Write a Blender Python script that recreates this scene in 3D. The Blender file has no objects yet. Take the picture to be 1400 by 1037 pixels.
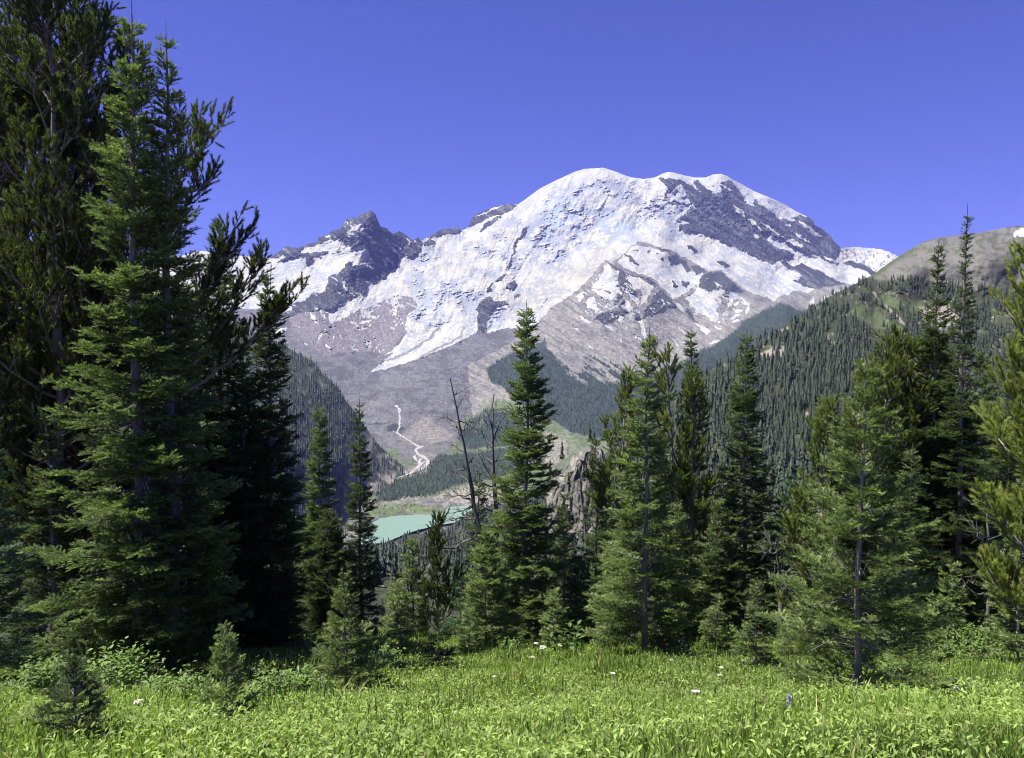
import bpy, math
import numpy as np

# ------------------------------------------------------------------ camera, sky, sun, exposure
SC = bpy.context.scene
COL = SC.collection
F = 1010.0                      # focal length in photo pixels (photo is 1400 x 1037)
PITCH = math.atan(53.5 / F)     # the camera looks slightly down

cam_d = bpy.data.cameras.new("camera")
cam_d.sensor_width = 36.0
cam_d.lens = 36.0 * F / 1400.0
cam_d.clip_start = 0.05
cam_d.clip_end = 60000.0
cam = bpy.data.objects.new("camera", cam_d)
COL.objects.link(cam)
cam.location = (0, 0, 0)
cam.rotation_euler = (math.pi / 2 - PITCH, 0, 0)
SC.camera = cam

SUN_EL, SUN_AZ = math.radians(65), math.radians(95)     # azimuth measured from the view towards the left
world = bpy.data.worlds.new("World")
SC.world = world
world.use_nodes = True
wn, wl = world.node_tree.nodes, world.node_tree.links
bg = wn["Background"]
sky = wn.new("ShaderNodeTexSky")
sky.sky_type = 'NISHITA'
sky.sun_disc = False
sky.sun_elevation = SUN_EL
sky.sun_rotation = -SUN_AZ
sky.altitude = 2000
sky.air_density = 1.0
sky.dust_density = 0.0
sky.ozone_density = 3.0
tint = wn.new("ShaderNodeMixRGB")
tint.blend_type = 'MULTIPLY'
tint.inputs[0].default_value = 1.0
tint.inputs[2].default_value = (0.405, 0.355, 0.85, 1)
wl.new(sky.outputs[0], tint.inputs[1])
wl.new(tint.outputs[0], bg.inputs[0])
bg.inputs[1].default_value = 0.076

sun_d = bpy.data.lights.new("sun", 'SUN')
sun_d.energy = 4.8
sun_d.angle = math.radians(0.5)
sun_d.color = (1.0, 0.962, 0.885)
sun = bpy.data.objects.new("sun", sun_d)
COL.objects.link(sun)
SUN_DIR = np.array([-math.sin(SUN_AZ) * math.cos(SUN_EL), math.cos(SUN_AZ) * math.cos(SUN_EL), math.sin(SUN_EL)])
from mathutils import Vector
sun.rotation_euler = Vector(SUN_DIR).to_track_quat('Z', 'Y').to_euler()

SC.view_settings.view_transform = 'Standard'
SC.view_settings.look = 'None'
SC.view_settings.exposure = 1.2
SC.view_settings.gamma = 1.0
SC.cycles.filter_width = 1.0
SC.cycles.max_bounces = 6
SC.cycles.diffuse_bounces = 3
SC.cycles.transmission_bounces = 4
SC.cycles.volume_bounces = 0

# ------------------------------------------------------------------ helpers
CP, SP = math.cos(PITCH), math.sin(PITCH)


def pt(px, py, Y):
    """photo pixel + forward distance (m) -> world point(s)"""
    px, py, Y = np.broadcast_arrays(np.asarray(px, float), np.asarray(py, float), np.asarray(Y, float))
    xc = (px - 700.0) / F
    yc = -(py - 518.5) / F
    dy = CP + SP * yc
    dz = -SP + CP * yc
    t = Y / dy
    return np.stack([xc * t, Y, dz * t], -1)


def to_px(p):
    x, y, z = p[..., 0], p[..., 1], p[..., 2]
    zc = y * CP - z * SP
    yc = y * SP + z * CP
    return 700 + F * x / zc, 518.5 - F * yc / zc


def _hash(ix, iy, seed):
    h = (ix.astype(np.uint32) * np.uint32(374761393)) ^ (iy.astype(np.uint32) * np.uint32(668265263)) ^ np.uint32((seed * 974634777) & 0xffffffff)
    h = (h ^ (h >> np.uint32(13))) * np.uint32(1274126177)
    h = (h ^ (h >> np.uint32(16))) * np.uint32(2246822519)
    h = h ^ (h >> np.uint32(15))
    return (h & np.uint32(0xffffff)).astype(np.float32) / np.float32(0xffffff)


def vnoise(x, y, seed=0):
    x = np.asarray(x, np.float64); y = np.asarray(y, np.float64)
    xi = np.floor(x).astype(np.int64); yi = np.floor(y).astype(np.int64)
    fx = (x - xi).astype(np.float32); fy = (y - yi).astype(np.float32)
    fx = fx * fx * (3 - 2 * fx); fy = fy * fy * (3 - 2 * fy)
    a = _hash(xi, yi, seed); b = _hash(xi + 1, yi, seed)
    c = _hash(xi, yi + 1, seed); d = _hash(xi + 1, yi + 1, seed)
    return (a + (b - a) * fx) * (1 - fy) + (c + (d - c) * fx) * fy


def fbm(x, y, octv=4, seed=0, gain=0.5):
    s = 0; a = 1; n = 0
    for k in range(octv):
        s = s + a * (vnoise(x, y, seed + 17 * k) - 0.5); n += a
        a *= gain; x = x * 2.03 + 13.1; y = y * 2.03 + 7.7
    return s / n * 2


def ridged(x, y, octv=4, seed=0, gain=0.5):
    s = 0; a = 1; n = 0
    for k in range(octv):
        s = s + a * (1 - np.abs(2 * vnoise(x, y, seed + 31 * k) - 1)); n += a
        a *= gain; x = x * 2.07 + 3.1; y = y * 2.07 + 9.7
    return s / n


def sstep(a, b, x):
    t = np.clip((x - a) / (b - a), 0, 1)
    return t * t * (3 - 2 * t)


def sdist(px, py, poly):
    """signed distance to a polygon, positive inside"""
    P = np.asarray(poly, float); Q = np.roll(P, -1, 0)
    d2 = np.full(px.shape, 1e12); ins = np.zeros(px.shape, bool)
    for (ax, ay), (bx, by) in zip(P, Q):
        ex, ey = bx - ax, by - ay
        wx, wy = px - ax, py - ay
        t = np.clip((wx * ex + wy * ey) / (ex * ex + ey * ey + 1e-9), 0, 1)
        d2 = np.minimum(d2, (wx - ex * t) ** 2 + (wy - ey * t) ** 2)
        c = ((ay <= py) & (by > py)) | ((by <= py) & (ay > py))
        if abs(ey) > 1e-9:
            ins ^= c & (px < ax + ex * (py - ay) / ey)
    d = np.sqrt(d2)
    return np.where(ins, d, -d)


def ldist(px, py, line):
    d2 = np.full(px.shape, 1e12)
    P = np.asarray(line, float)
    for (ax, ay), (bx, by) in zip(P[:-1], P[1:]):
        ex, ey = bx - ax, by - ay
        wx, wy = px - ax, py - ay
        t = np.clip((wx * ex + wy * ey) / (ex * ex + ey * ey + 1e-9), 0, 1)
        d2 = np.minimum(d2, (wx - ex * t) ** 2 + (wy - ey * t) ** 2)
    return np.sqrt(d2)


def rbf_fit(pts, vals, smooth=1e-3):
    pts = np.asarray(pts, float) / 100.0
    r = np.sqrt(((pts[:, None] - pts[None]) ** 2).sum(-1))
    n = len(pts)
    A = np.zeros((n + 3, n + 3))
    A[:n, :n] = -r - smooth * np.eye(n)
    A[:n, n] = 1; A[:n, n + 1:] = pts
    A[n, :n] = 1; A[n + 1:, :n] = pts.T
    b = np.zeros(n + 3); b[:n] = vals
    w = np.linalg.solve(A, b)

    def ev(x, y):
        x = np.asarray(x, float) / 100.0; y = np.asarray(y, float) / 100.0
        s = w[n] + w[n + 1] * x + w[n + 2] * y
        for (qx, qy), k in zip(pts, w[:n]):
            s = s - k * np.sqrt((x - qx) ** 2 + (y - qy) ** 2)
        return s
    return ev


def mesh_np(name, verts, faces, mat, parent=None, col=None, smooth=False, loc=None):
    """fast mesh from numpy arrays; faces (n,3) or (n,4)"""
    verts = np.ascontiguousarray(verts, np.float32).reshape(-1, 3)
    faces = np.ascontiguousarray(faces, np.int32)
    me = bpy.data.meshes.new(name)
    nf, k = faces.shape
    me.vertices.add(len(verts)); me.vertices.foreach_set("co", verts.ravel())
    me.loops.add(nf * k); me.loops.foreach_set("vertex_index", faces.ravel())
    me.polygons.add(nf)
    me.polygons.foreach_set("loop_start", np.arange(0, nf * k, k, dtype=np.int32))
    if smooth:
        me.polygons.foreach_set("use_smooth", np.ones(nf, bool))
    me.update(calc_edges=True)
    if col is not None:
        a = me.color_attributes.new("col", 'FLOAT_COLOR', 'POINT')
        c = np.ones((len(verts), 4), np.float32); c[:, :3] = col
        a.data.foreach_set("color", c.ravel())
    if mat is not None:
        me.materials.append(mat)
    o = bpy.data.objects.new(name, me)
    COL.objects.link(o)
    if parent is not None:
        o.parent = parent
    if loc is not None:
        o.location = loc
    return o


def tag(o, label=None, cat=None, group=None, kind=None):
    if label: o["label"] = label
    if cat: o["category"] = cat
    if group: o["group"] = group
    if kind: o["kind"] = kind
    return o


def thing(name, loc, label, cat, group=None, rz=0.0, scale=1.0):
    o = bpy.data.objects.new(name, None)
    o.empty_display_size = 0.2
    COL.objects.link(o)
    o.location = loc; o.rotation_euler = (0, 0, rz); o.scale = (scale,) * 3
    return tag(o, label, cat, group)


def copy_thing(src, loc, rz=0.0, scale=None, label=None, group=None):
    r = src.copy(); COL.objects.link(r)
    r.location = loc; r.rotation_euler = (0, 0, rz)
    if scale is not None:
        r.scale = scale if hasattr(scale, '__len__') else (scale,) * 3
    if label: r["label"] = label
    if group: r["group"] = group
    for ch in list(src.children):
        c = ch.copy(); COL.objects.link(c); c.parent = r
        for g in ch.children:
            d = g.copy(); COL.objects.link(d); d.parent = c
    return r


def grid_faces(nr, nc):
    i = np.arange(nr - 1)[:, None] * nc + np.arange(nc - 1)[None]
    return np.stack([i, i + 1, i + nc + 1, i + nc], -1).reshape(-1, 4)


# ------------------------------------------------------------------ materials
def mat_new(name):
    m = bpy.data.materials.new(name); m.use_nodes = True
    return m, m.node_tree.nodes, m.node_tree.links, m.node_tree.nodes["Principled BSDF"]


def mat_attr(name, rough=0.9, nscale=None, namp=0.25, bump=0.0, bscale=1.0, spec=0.2):
    """colour from the mesh's own colour attribute, broken up by object-space noise"""
    m, n, l, b = mat_new(name)
    a = n.new("ShaderNodeAttribute"); a.attribute_name = "col"
    out = a.outputs["Color"]
    tc = n.new("ShaderNodeTexCoord")
    if nscale:
        t = n.new("ShaderNodeTexNoise"); t.inputs["Scale"].default_value = nscale
        t.inputs["Detail"].default_value = 6; t.inputs["Roughness"].default_value = 0.65
        l.new(tc.outputs["Object"], t.inputs["Vector"])
        mr = n.new("ShaderNodeMapRange")
        mr.inputs[1].default_value = 0.25; mr.inputs[2].default_value = 0.75
        mr.inputs[3].default_value = 1 - namp; mr.inputs[4].default_value = 1 + namp
        l.new(t.outputs[0], mr.inputs[0])
        mx = n.new("ShaderNodeMixRGB"); mx.blend_type = 'MULTIPLY'; mx.inputs[0].default_value = 1
        l.new(out, mx.inputs[1]); l.new(mr.outputs[0], mx.inputs[2])
        out = mx.outputs[0]
    l.new(out, b.inputs["Base Color"])
    b.inputs["Roughness"].default_value = rough
    b.inputs["Specular IOR Level"].default_value = spec
    if bump:
        t2 = n.new("ShaderNodeTexNoise"); t2.inputs["Scale"].default_value = bscale
        t2.inputs["Detail"].default_value = 8; t2.inputs["Roughness"].default_value = 0.7
        l.new(tc.outputs["Object"], t2.inputs["Vector"])
        bp = n.new("ShaderNodeBump"); bp.inputs["Strength"].default_value = bump
        bp.inputs["Distance"].default_value = 1.0 / bscale
        l.new(t2.outputs[0], bp.inputs["Height"]); l.new(bp.outputs[0], b.inputs["Normal"])
    return m


def mat_leaf(name, trans=0.3, rough=0.55, spec=0.25, tcol=(0.95, 1.1, 0.6)):
    """leaf or needle: attribute colour, some light let through"""
    m, n, l, b = mat_new(name)
    a = n.new("ShaderNodeAttribute"); a.attribute_name = "col"
    oi = n.new("ShaderNodeObjectInfo")
    mr = n.new("ShaderNodeMapRange"); mr.inputs[3].default_value = 0.85; mr.inputs[4].default_value = 1.15
    l.new(oi.outputs["Random"], mr.inputs[0])
    mx = n.new("ShaderNodeMixRGB"); mx.blend_type = 'MULTIPLY'; mx.inputs[0].default_value = 1
    l.new(a.outputs["Color"], mx.inputs[1]); l.new(mr.outputs[0], mx.inputs[2])
    l.new(mx.outputs[0], b.inputs["Base Color"])
    b.inputs["Roughness"].default_value = rough
    b.inputs["Specular IOR Level"].default_value = spec
    t = n.new("ShaderNodeBsdfTranslucent")
    m2 = n.new("ShaderNodeMixRGB"); m2.blend_type = 'MULTIPLY'; m2.inputs[0].default_value = 1
    m2.inputs[2].default_value = (*tcol, 1)
    l.new(mx.outputs[0], m2.inputs[1]); l.new(m2.outputs[0], t.inputs["Color"])
    ms = n.new("ShaderNodeMixShader"); ms.inputs[0].default_value = trans
    l.new(b.outputs[0], ms.inputs[1]); l.new(t.outputs[0], ms.inputs[2])
    l.new(ms.outputs[0], n["Material Output"].inputs["Surface"])
    return m


def mat_wood(name, c0, c1, scale=8.0, bump=0.5):
    m, n, l, b = mat_new(name)
    tc = n.new("ShaderNodeTexCoord")
    mp = n.new("ShaderNodeMapping"); mp.inputs["Scale"].default_value = (1, 1, 0.25)
    l.new(tc.outputs["Object"], mp.inputs[0])
    t = n.new("ShaderNodeTexNoise"); t.inputs["Scale"].default_value = scale
    t.inputs["Detail"].default_value = 8; t.inputs["Roughness"].default_value = 0.7
    l.new(mp.outputs[0], t.inputs["Vector"])
    cr = n.new("ShaderNodeValToRGB")
    cr.color_ramp.elements[0].position = 0.3; cr.color_ramp.elements[0].color = (*c0, 1)
    cr.color_ramp.elements[1].position = 0.7; cr.color_ramp.elements[1].color = (*c1, 1)
    l.new(t.outputs[0], cr.inputs[0]); l.new(cr.outputs[0], b.inputs["Base Color"])
    b.inputs["Roughness"].default_value = 0.9; b.inputs["Specular IOR Level"].default_value = 0.15
    bp = n.new("ShaderNodeBump"); bp.inputs["Strength"].default_value = bump; bp.inputs["Distance"].default_value = 0.02
    l.new(t.outputs[0], bp.inputs["Height"]); l.new(bp.outputs[0], b.inputs["Normal"])
    return m
# ------------------------------------------------------------------ the volcano and the glacial valley: one terrain sheet, distances in metres
SKYLINE = [(-300, 400), (150, 378), (240, 352), (275, 343), (300, 347), (340, 351), (370, 352), (384, 342), (387, 339), (396, 336.5), (406, 340), (427, 332), (433, 330.5),
           (437, 324), (448, 322), (454, 315), (466, 313.5), (468, 308), (474, 300), (484, 296.5), (487, 300), (497, 291), (501, 290.5), (507, 288.5), (513, 293), (517, 302),
           (520, 309), (530, 313.5), (537, 320), (546, 316), (555, 322), (563, 328), (573, 325), (577, 330), (585, 324.5), (600, 316), (606, 313), (614, 313.5), (627, 310.5),
           (630, 316), (638, 313), (642, 306), (646, 296), (662, 288), (690, 279), (708, 280), (722, 270), (738, 258), (760, 247), (786, 235), (800, 231), (812, 230.5), (824, 229.5),
           (836, 233), (850, 238), (862, 242.5), (880, 245), (895, 243), (905, 238), (913, 235.5), (922, 236.5), (935, 240), (950, 243), (965, 243), (974, 239), (985, 238),
           (994, 241), (1000, 245), (1014, 252), (1030, 261), (1056, 272), (1075, 281), (1090, 290), (1103, 296), (1112, 302), (1114, 308), (1122, 312), (1130, 319), (1136, 323),
           (1140, 330), (1149, 338.5), (1152, 340), (1174, 337.5), (1190, 340), (1204, 341), (1216, 345), (1226, 350), (1260, 366), (1330, 385), (1700, 420)]
CTRL = [
 (-300, 402, 9500), (150, 380, 9500), (275, 345, 9300), (370, 354, 9200), (400, 339, 9000), (470, 306, 8850), (505, 290, 8800), (575, 331, 9400), (640, 313, 10500), (700, 281, 10800),
 (760, 247, 11000), (820, 231, 11000), (870, 243, 11000), (915, 237, 10750), (985, 239, 10700), (1050, 271, 10500), (1110, 301, 10300), (1148, 339, 10000), (1226, 351, 9600), (1330, 386, 9300),
 (545, 352, 9100), (515, 385, 8500), (505, 340, 8600), (490, 330, 8620), (477, 358, 8250), (470, 352, 8550), (450, 379, 8000), (442, 374, 8400), (430, 402, 7600), (390, 426, 7300), (420, 370, 8650), (330, 400, 8200), (380, 380, 8600),
 (600, 345, 9300), (650, 350, 9150), (700, 340, 9350), (760, 320, 9600), (820, 290, 10050), (870, 290, 10050), (600, 400, 7800), (660, 400, 7900), (720, 400, 8100), (780, 370, 8650), (820, 340, 9150), (880, 315, 9600),
 (940, 262, 10550), (970, 290, 10250), (950, 322, 9800), (1000, 343, 9650), (1060, 362, 9400), (1100, 345, 9600), (1050, 310, 9950),
 (960, 352, 9100), (1000, 371, 8700), (1040, 392, 8150), (1100, 385, 8800), (1160, 388, 8900),
 (600, 450, 6900), (520, 507, 6050), (700, 452, 6950), (560, 470, 6600),
 (735, 441, 6700), (797, 391, 7000), (829, 358, 7100), (872, 333, 7600), (912, 344, 7600), (967, 373, 7300), (1000, 386, 7100), (1035, 405, 6900), (1062, 413, 6750), (1100, 405, 6800), (1160, 395, 6800),
 (725, 424, 7500), (790, 381, 8150), (826, 347, 8700), (872, 324, 9150), (920, 334, 9200), (975, 362, 8500), (1008, 378, 8250), (1040, 397, 7900), (1068, 403, 7800),
 (829, 420, 6400), (870, 395, 6650), (880, 365, 7200), (915, 395, 6900), (900, 450, 6200), (960, 430, 6500), (820, 470, 5950), (755, 447, 6300), (760, 500, 5500), (790, 480, 5850), (740, 480, 5800), (690, 500, 5650), (850, 520, 5200), (1000, 430, 6550), (930, 490, 5800),
 (450, 480, 6300), (400, 440, 6900), (480, 540, 4950), (550, 540, 4700), (620, 520, 5200), (655, 505, 5500), (650, 560, 4550), (550, 580, 3850), (580, 620, 3130), (530, 650, 2730), (620, 650, 2730),
 (540, 690, 2321), (560, 690, 2321), (600, 700, 2222), (520, 720, 2048), (640, 690, 2321), (505, 735, 1934), (600, 745, 1865), (700, 600, 3600), (770, 580, 4200), (800, 620, 3250), (700, 690, 2321), (850, 585, 4300), (900, 560, 4700), (1000, 560, 4700), (900, 745, 1865),
 (1068, 416, 5300), (1040, 428, 5250), (1010, 447, 5100), (960, 482, 5250), (1000, 500, 4700), (1085, 500, 4300), (1130, 440, 4900),
 (1010, 437, 6300), (960, 472, 5800), (1040, 419, 6550),
 (300, 430, 7900), (300, 520, 5800), (200, 500, 6000), (300, 700, 2300), (-300, 500, 6000), (-300, 745, 1900), (200, 745, 1900), (1400, 500, 4000), (1700, 500, 4000), (1400, 745, 1900)]
LAKE_Z = -517.0


def seg(x0, y0, x1, y1, w):
    """a narrow lens-shaped patch from one end to the other"""
    d = np.array([x1 - x0, y1 - y0], float); L = np.hypot(*d); d /= L; nn = np.array([-d[1], d[0]])
    a = np.array([x0, y0]); b = np.array([x1, y1]); m = (a + b) / 2
    return [tuple(a), tuple(a * .7 + b * .3 + nn * w), tuple(a * .35 + b * .65 + nn * w * .9), tuple(b), tuple(a * .3 + b * .7 - nn * w * .8), tuple(a * .65 + b * .35 - nn * w)]


SNOW_MAIN = [(-400, 0), (1800, 0), (1800, 420), (1180, 391), (1150, 389), (1120, 398), (1095, 404), (1062, 411), (1000, 420), (720, 452), (708, 448), (690, 451), (668, 456), (655, 454), (635, 464), (610, 476), (580, 488),
             (540, 501), (507, 510), (509, 504), (520, 499), (530, 492), (524, 493), (545, 480), (535, 484), (524, 486), (545, 473), (556, 455), (545, 442), (548, 430), (553, 420), (540, 416), (520, 414), (500, 421), (480, 430), (458, 444), (450, 442), (447, 430),
             (440, 424), (400, 431), (380, 425), (300, 420), (-400, 430)]
ROCK = [  # dark bare rock standing out of the ice
 [(366, 354), (384, 340), (396, 334), (406, 338), (427, 330), (437, 322), (454, 312), (468, 305), (474, 298), (484, 294), (497, 288), (507, 286), (513, 290), (522, 306), (537, 317), (546, 314), (555, 320), (573, 323), (578, 332), (575, 346), (564, 351), (545, 349),
  (547, 365), (534, 372), (526, 378), (520, 383), (508, 385), (498, 380), (504, 366), (505, 350), (503, 340), (495, 335), (484, 340), (478, 341), (486, 333), (480, 331), (470, 331), (460, 327), (452, 328), (440, 334), (434, 334), (427, 338), (413, 341), (409, 345), (418, 347),
  (435, 345), (449, 343), (446, 347), (430, 353), (426, 357), (417, 359), (418, 352), (413, 350), (400, 353), (388, 357), (377, 360), (391, 349), (380, 352)],
 [(445, 396), (450, 378), (458, 375), (462, 376), (472, 362), (477, 357), (482, 365), (500, 361), (512, 358), (520, 365), (528, 378), (515, 384), (500, 385), (503, 392), (500, 402), (485, 406), (472, 408), (468, 415), (455, 425), (440, 424), (420, 426), (400, 432), (372, 437), (380, 430), (400, 423), (395, 417), (417, 410), (428, 400), (437, 402)],
 [(638, 314), (646, 294), (662, 285), (690, 277), (709, 280), (700, 288), (684, 295), (672, 296), (660, 303), (648, 309)],
 [(655, 318), (665, 304), (678, 297), (686, 296), (676, 304), (664, 314)],
 [(583, 326), (600, 313), (608, 310), (628, 308), (632, 317), (620, 320), (600, 323), (592, 326)], [(575, 334), (588, 327), (598, 335), (580, 337)],
 [(716, 311), (722, 309), (719, 320), (710, 328), (703, 340), (705, 347), (698, 357), (699, 363), (690, 369), (700, 352), (702, 345), (699, 338), (705, 330), (713, 318)],
 [(678, 384), (688, 375), (694, 376), (685, 384), (676, 386), (672, 397), (664, 399), (665, 394)],
 [(650, 422), (662, 408), (669, 405), (674, 412), (690, 412), (696, 416), (680, 420), (672, 430), (665, 440), (663, 456), (653, 455), (652, 435), (655, 428)],
 [(693, 388), (703, 384), (708, 390), (700, 396), (692, 394)], [(702, 405), (713, 402), (708, 408), (701, 410)], [(756, 356), (764, 345), (770, 338), (764, 349)],
 [(746, 412), (750, 405), (751, 402), (748, 410), (741, 422), (738, 428), (743, 416)],
 [(901, 243), (913, 244), (930, 246), (945, 254), (958, 264), (947, 250), (953, 246), (963, 256), (975, 264), (985, 264), (985, 252), (995, 246), (1003, 252), (1013, 262), (1017, 275), (1030, 272), (1040, 280), (1055, 288), (1065, 300), (1078, 298), (1085, 297), (1095, 294), (1108, 299), (1117, 306), (1130, 317), (1141, 328), (1150, 338),
  (1145, 350), (1143, 358), (1150, 362), (1135, 361), (1120, 352), (1100, 345), (1085, 340), (1078, 333), (1060, 325), (1045, 322), (1052, 332), (1065, 340), (1087, 348), (1080, 354), (1068, 355), (1058, 362), (1045, 358), (1025, 348), (1010, 340), (990, 335), (975, 325), (962, 320), (950, 318), (938, 321), (928, 313),
  (930, 308), (945, 305), (930, 301), (925, 302), (940, 290), (945, 280), (935, 280), (925, 283), (921, 275), (930, 265), (925, 260), (915, 270), (908, 272), (912, 255)],
 [(1065, 357), (1075, 354), (1080, 362), (1095, 360), (1120, 370), (1145, 385), (1156, 390), (1130, 392), (1115, 396), (1100, 391), (1085, 383), (1096, 377), (1075, 366)],
 [(1150, 361), (1165, 357), (1180, 361), (1202, 374), (1192, 376), (1175, 367)],
 [(938, 336), (945, 335), (955, 345), (948, 346)], [(978, 358), (988, 357), (1000, 364), (992, 366)],
 [(1103, 296), (1112, 301), (1116, 308), (1108, 304)],
]
RIDGE_LOW = [(722, 452), (738, 437), (755, 420), (775, 408), (797, 390), (812, 374), (829, 355), (836, 360), (844, 353), (853, 348), (862, 338), (872, 330), (882, 331), (895, 336), (912, 341), (925, 346), (940, 355), (955, 362), (967, 371), (985, 371), (1000, 382),
             (1015, 395), (1030, 402), (1060, 411), (1068, 405), (1080, 402), (1092, 396), (1105, 400), (1130, 391), (1156, 388), (1182, 391), (1250, 400), (1250, 620), (650, 620), (640, 500), (700, 468)]
RIDGE_SNOW = [
 [(853, 350), (868, 335), (890, 338), (912, 346), (935, 360), (945, 371), (962, 373), (960, 385), (945, 395), (930, 405), (920, 411), (915, 402), (905, 392), (893, 381), (885, 378), (870, 374), (853, 365), (845, 359)],
 [(831, 361), (838, 371), (846, 369), (845, 385), (849, 395), (840, 405), (838, 412), (828, 410), (815, 402), (808, 398), (810, 388), (818, 385), (822, 374)],
 [(857, 372), (870, 378), (885, 388), (893, 392), (888, 402), (880, 415), (875, 418), (878, 400), (865, 388)], [(855, 392), (868, 400), (875, 412), (873, 420), (862, 410)],
 [(854, 407), (861, 415), (864, 428), (861, 439), (857, 425)], [(804, 408), (812, 405), (816, 420), (825, 428), (830, 433), (815, 426), (803, 420)], [(820, 416), (846, 417), (835, 424)], [(791, 431), (800, 437), (814, 442), (803, 442), (795, 437)],
 [(871, 437), (877, 437), (885, 458), (881, 464), (875, 450)], seg(826, 443, 840, 453, 2.2), [(843, 438), (854, 431), (850, 444)], seg(787, 406, 800, 398, 2), seg(789, 413, 798, 403, 3),
 [(935, 407), (947, 402), (955, 392), (965, 400), (985, 396), (992, 397), (985, 404), (978, 410), (985, 415), (978, 425), (983, 430), (979, 442), (965, 433), (950, 422)], [(947, 440), (965, 447), (973, 452), (965, 459), (958, 450)],
 seg(922, 414, 936, 426, 2.5), seg(995, 437, 1015, 430, 2.2), seg(1019, 432, 1024, 416, 2.2), seg(994, 424, 1002, 403, 2.2), seg(1002, 419, 1014, 411, 1.4), [(1104, 417), (1112, 405), (1114, 416)], seg(1122, 409, 1132, 405, 2), seg(1136, 403, 1144, 396, 2), seg(925, 446, 938, 460, 1.4), seg(917, 461, 928, 473, 1.2), seg(784, 449, 793, 451, 1), seg(800, 470, 812, 478, 1), seg(848, 461, 850, 470, 1),
 seg(866, 458, 878, 467, 1.4), seg(977, 445, 985, 452, 1.6), seg(968, 470, 990, 465, 1.5)]
RIDGE_ROCK = [
 [(914, 350), (925, 349), (938, 358), (944, 368), (940, 375), (932, 360), (916, 362)], [(918, 385), (922, 392), (927, 391), (920, 384)], [(929, 384), (942, 385), (941, 392), (932, 390)], [(945, 365), (955, 362), (966, 372), (950, 376)], [(853, 347), (865, 352), (874, 363), (862, 357)],
 [(902, 354), (909, 352), (905, 356)], [(884, 342), (890, 343), (887, 346)], [(896, 346), (900, 345), (898, 349)], [(864, 343), (872, 341), (872, 344), (866, 345)], [(895, 337), (903, 338), (912, 341), (918, 345), (908, 345)], [(958, 378), (970, 372), (988, 374), (1000, 386), (1018, 400), (1010, 402), (985, 395), (968, 398), (955, 392)],
 [(846, 372), (854, 371), (858, 385), (868, 398), (872, 405), (866, 402), (854, 395), (850, 408), (840, 415), (846, 397)],
 [(822, 428), (845, 425), (852, 408), (858, 430), (848, 432), (838, 442), (825, 442), (812, 436)], [(882, 425), (895, 402), (905, 397), (915, 407), (924, 420), (905, 428), (890, 432), (878, 436)], [(866, 430), (873, 420), (874, 436), (868, 436)],
 [(829, 357), (836, 361), (850, 370), (870, 378), (890, 382), (900, 392), (893, 392), (880, 383), (862, 377), (845, 370), (836, 366)], [(936, 420), (945, 425), (952, 440), (942, 436)]]
FOREST = [[(663, 507), (678, 494), (695, 484), (725, 478), (740, 466), (748, 462), (752, 480), (770, 500), (790, 512), (797, 508), (800, 488), (812, 484), (830, 492), (850, 500), (880, 512), (900, 510), (935, 494), (955, 482), (980, 470), (1010, 448), (1020, 436), (1045, 424), (1068, 413), (1090, 424), (1140, 420), (1250, 440), (1250, 620), (1000, 620), (840, 604), (780, 592), (740, 566), (700, 545), (688, 531), (670, 522)],
          [(512, 666), (545, 652), (580, 640), (600, 622), (640, 620), (690, 612), (720, 640), (680, 655), (630, 663), (580, 680), (515, 687)],
          [(640, 575), (668, 560), (700, 566), (720, 590), (700, 610), (640, 615), (625, 600)]]
SCREE_FAN = [[(757, 462), (775, 488), (792, 512), (780, 505), (765, 488)], seg(795, 502, 832, 527, 1.0), seg(745, 462, 752, 480, 2), seg(800, 480, 840, 500, 1.6), seg(812, 478, 872, 505, 1.6)]
GREEN = [[(596, 628), (628, 600), (622, 580), (650, 566), (665, 556), (690, 545), (740, 566), (790, 594), (850, 606), (850, 700), (640, 680), (560, 682), (500, 690), (500, 662), (540, 655), (575, 641)],
         [(500, 640), (540, 612), (556, 634), (545, 650), (500, 672)], [(505, 690), (560, 688), (606, 694), (604, 702), (540, 704), (515, 707), (500, 712)], [(556, 628), (566, 628), (566, 638), (556, 640)]]
LAKE = [(512, 713), (520, 708.5), (540, 705.5), (570, 704.5), (596, 703.5), (608, 700), (612, 694), (630, 692), (660, 693), (690, 700), (640, 712), (600, 718), (575, 724), (550, 732), (530, 742), (490, 745), (495, 725)]
RIVER = [(541, 555), (545, 561), (547, 575), (546, 586), (542, 592), (549, 597), (556, 601), (565, 606), (573, 611), (568, 616), (571, 621), (580, 625), (586, 631), (580, 640), (566, 646), (552, 651), (538, 656), (526, 657), (517, 663), (509, 669)]
BRAID = [(573, 611), (579, 610.5), (572, 614)], [(580, 625), (573, 630), (575, 637), (566, 646)], [(586, 631), (578, 633), (570, 640), (560, 648)], [(571, 621), (566, 624), (569, 630), (575, 634)]

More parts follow.
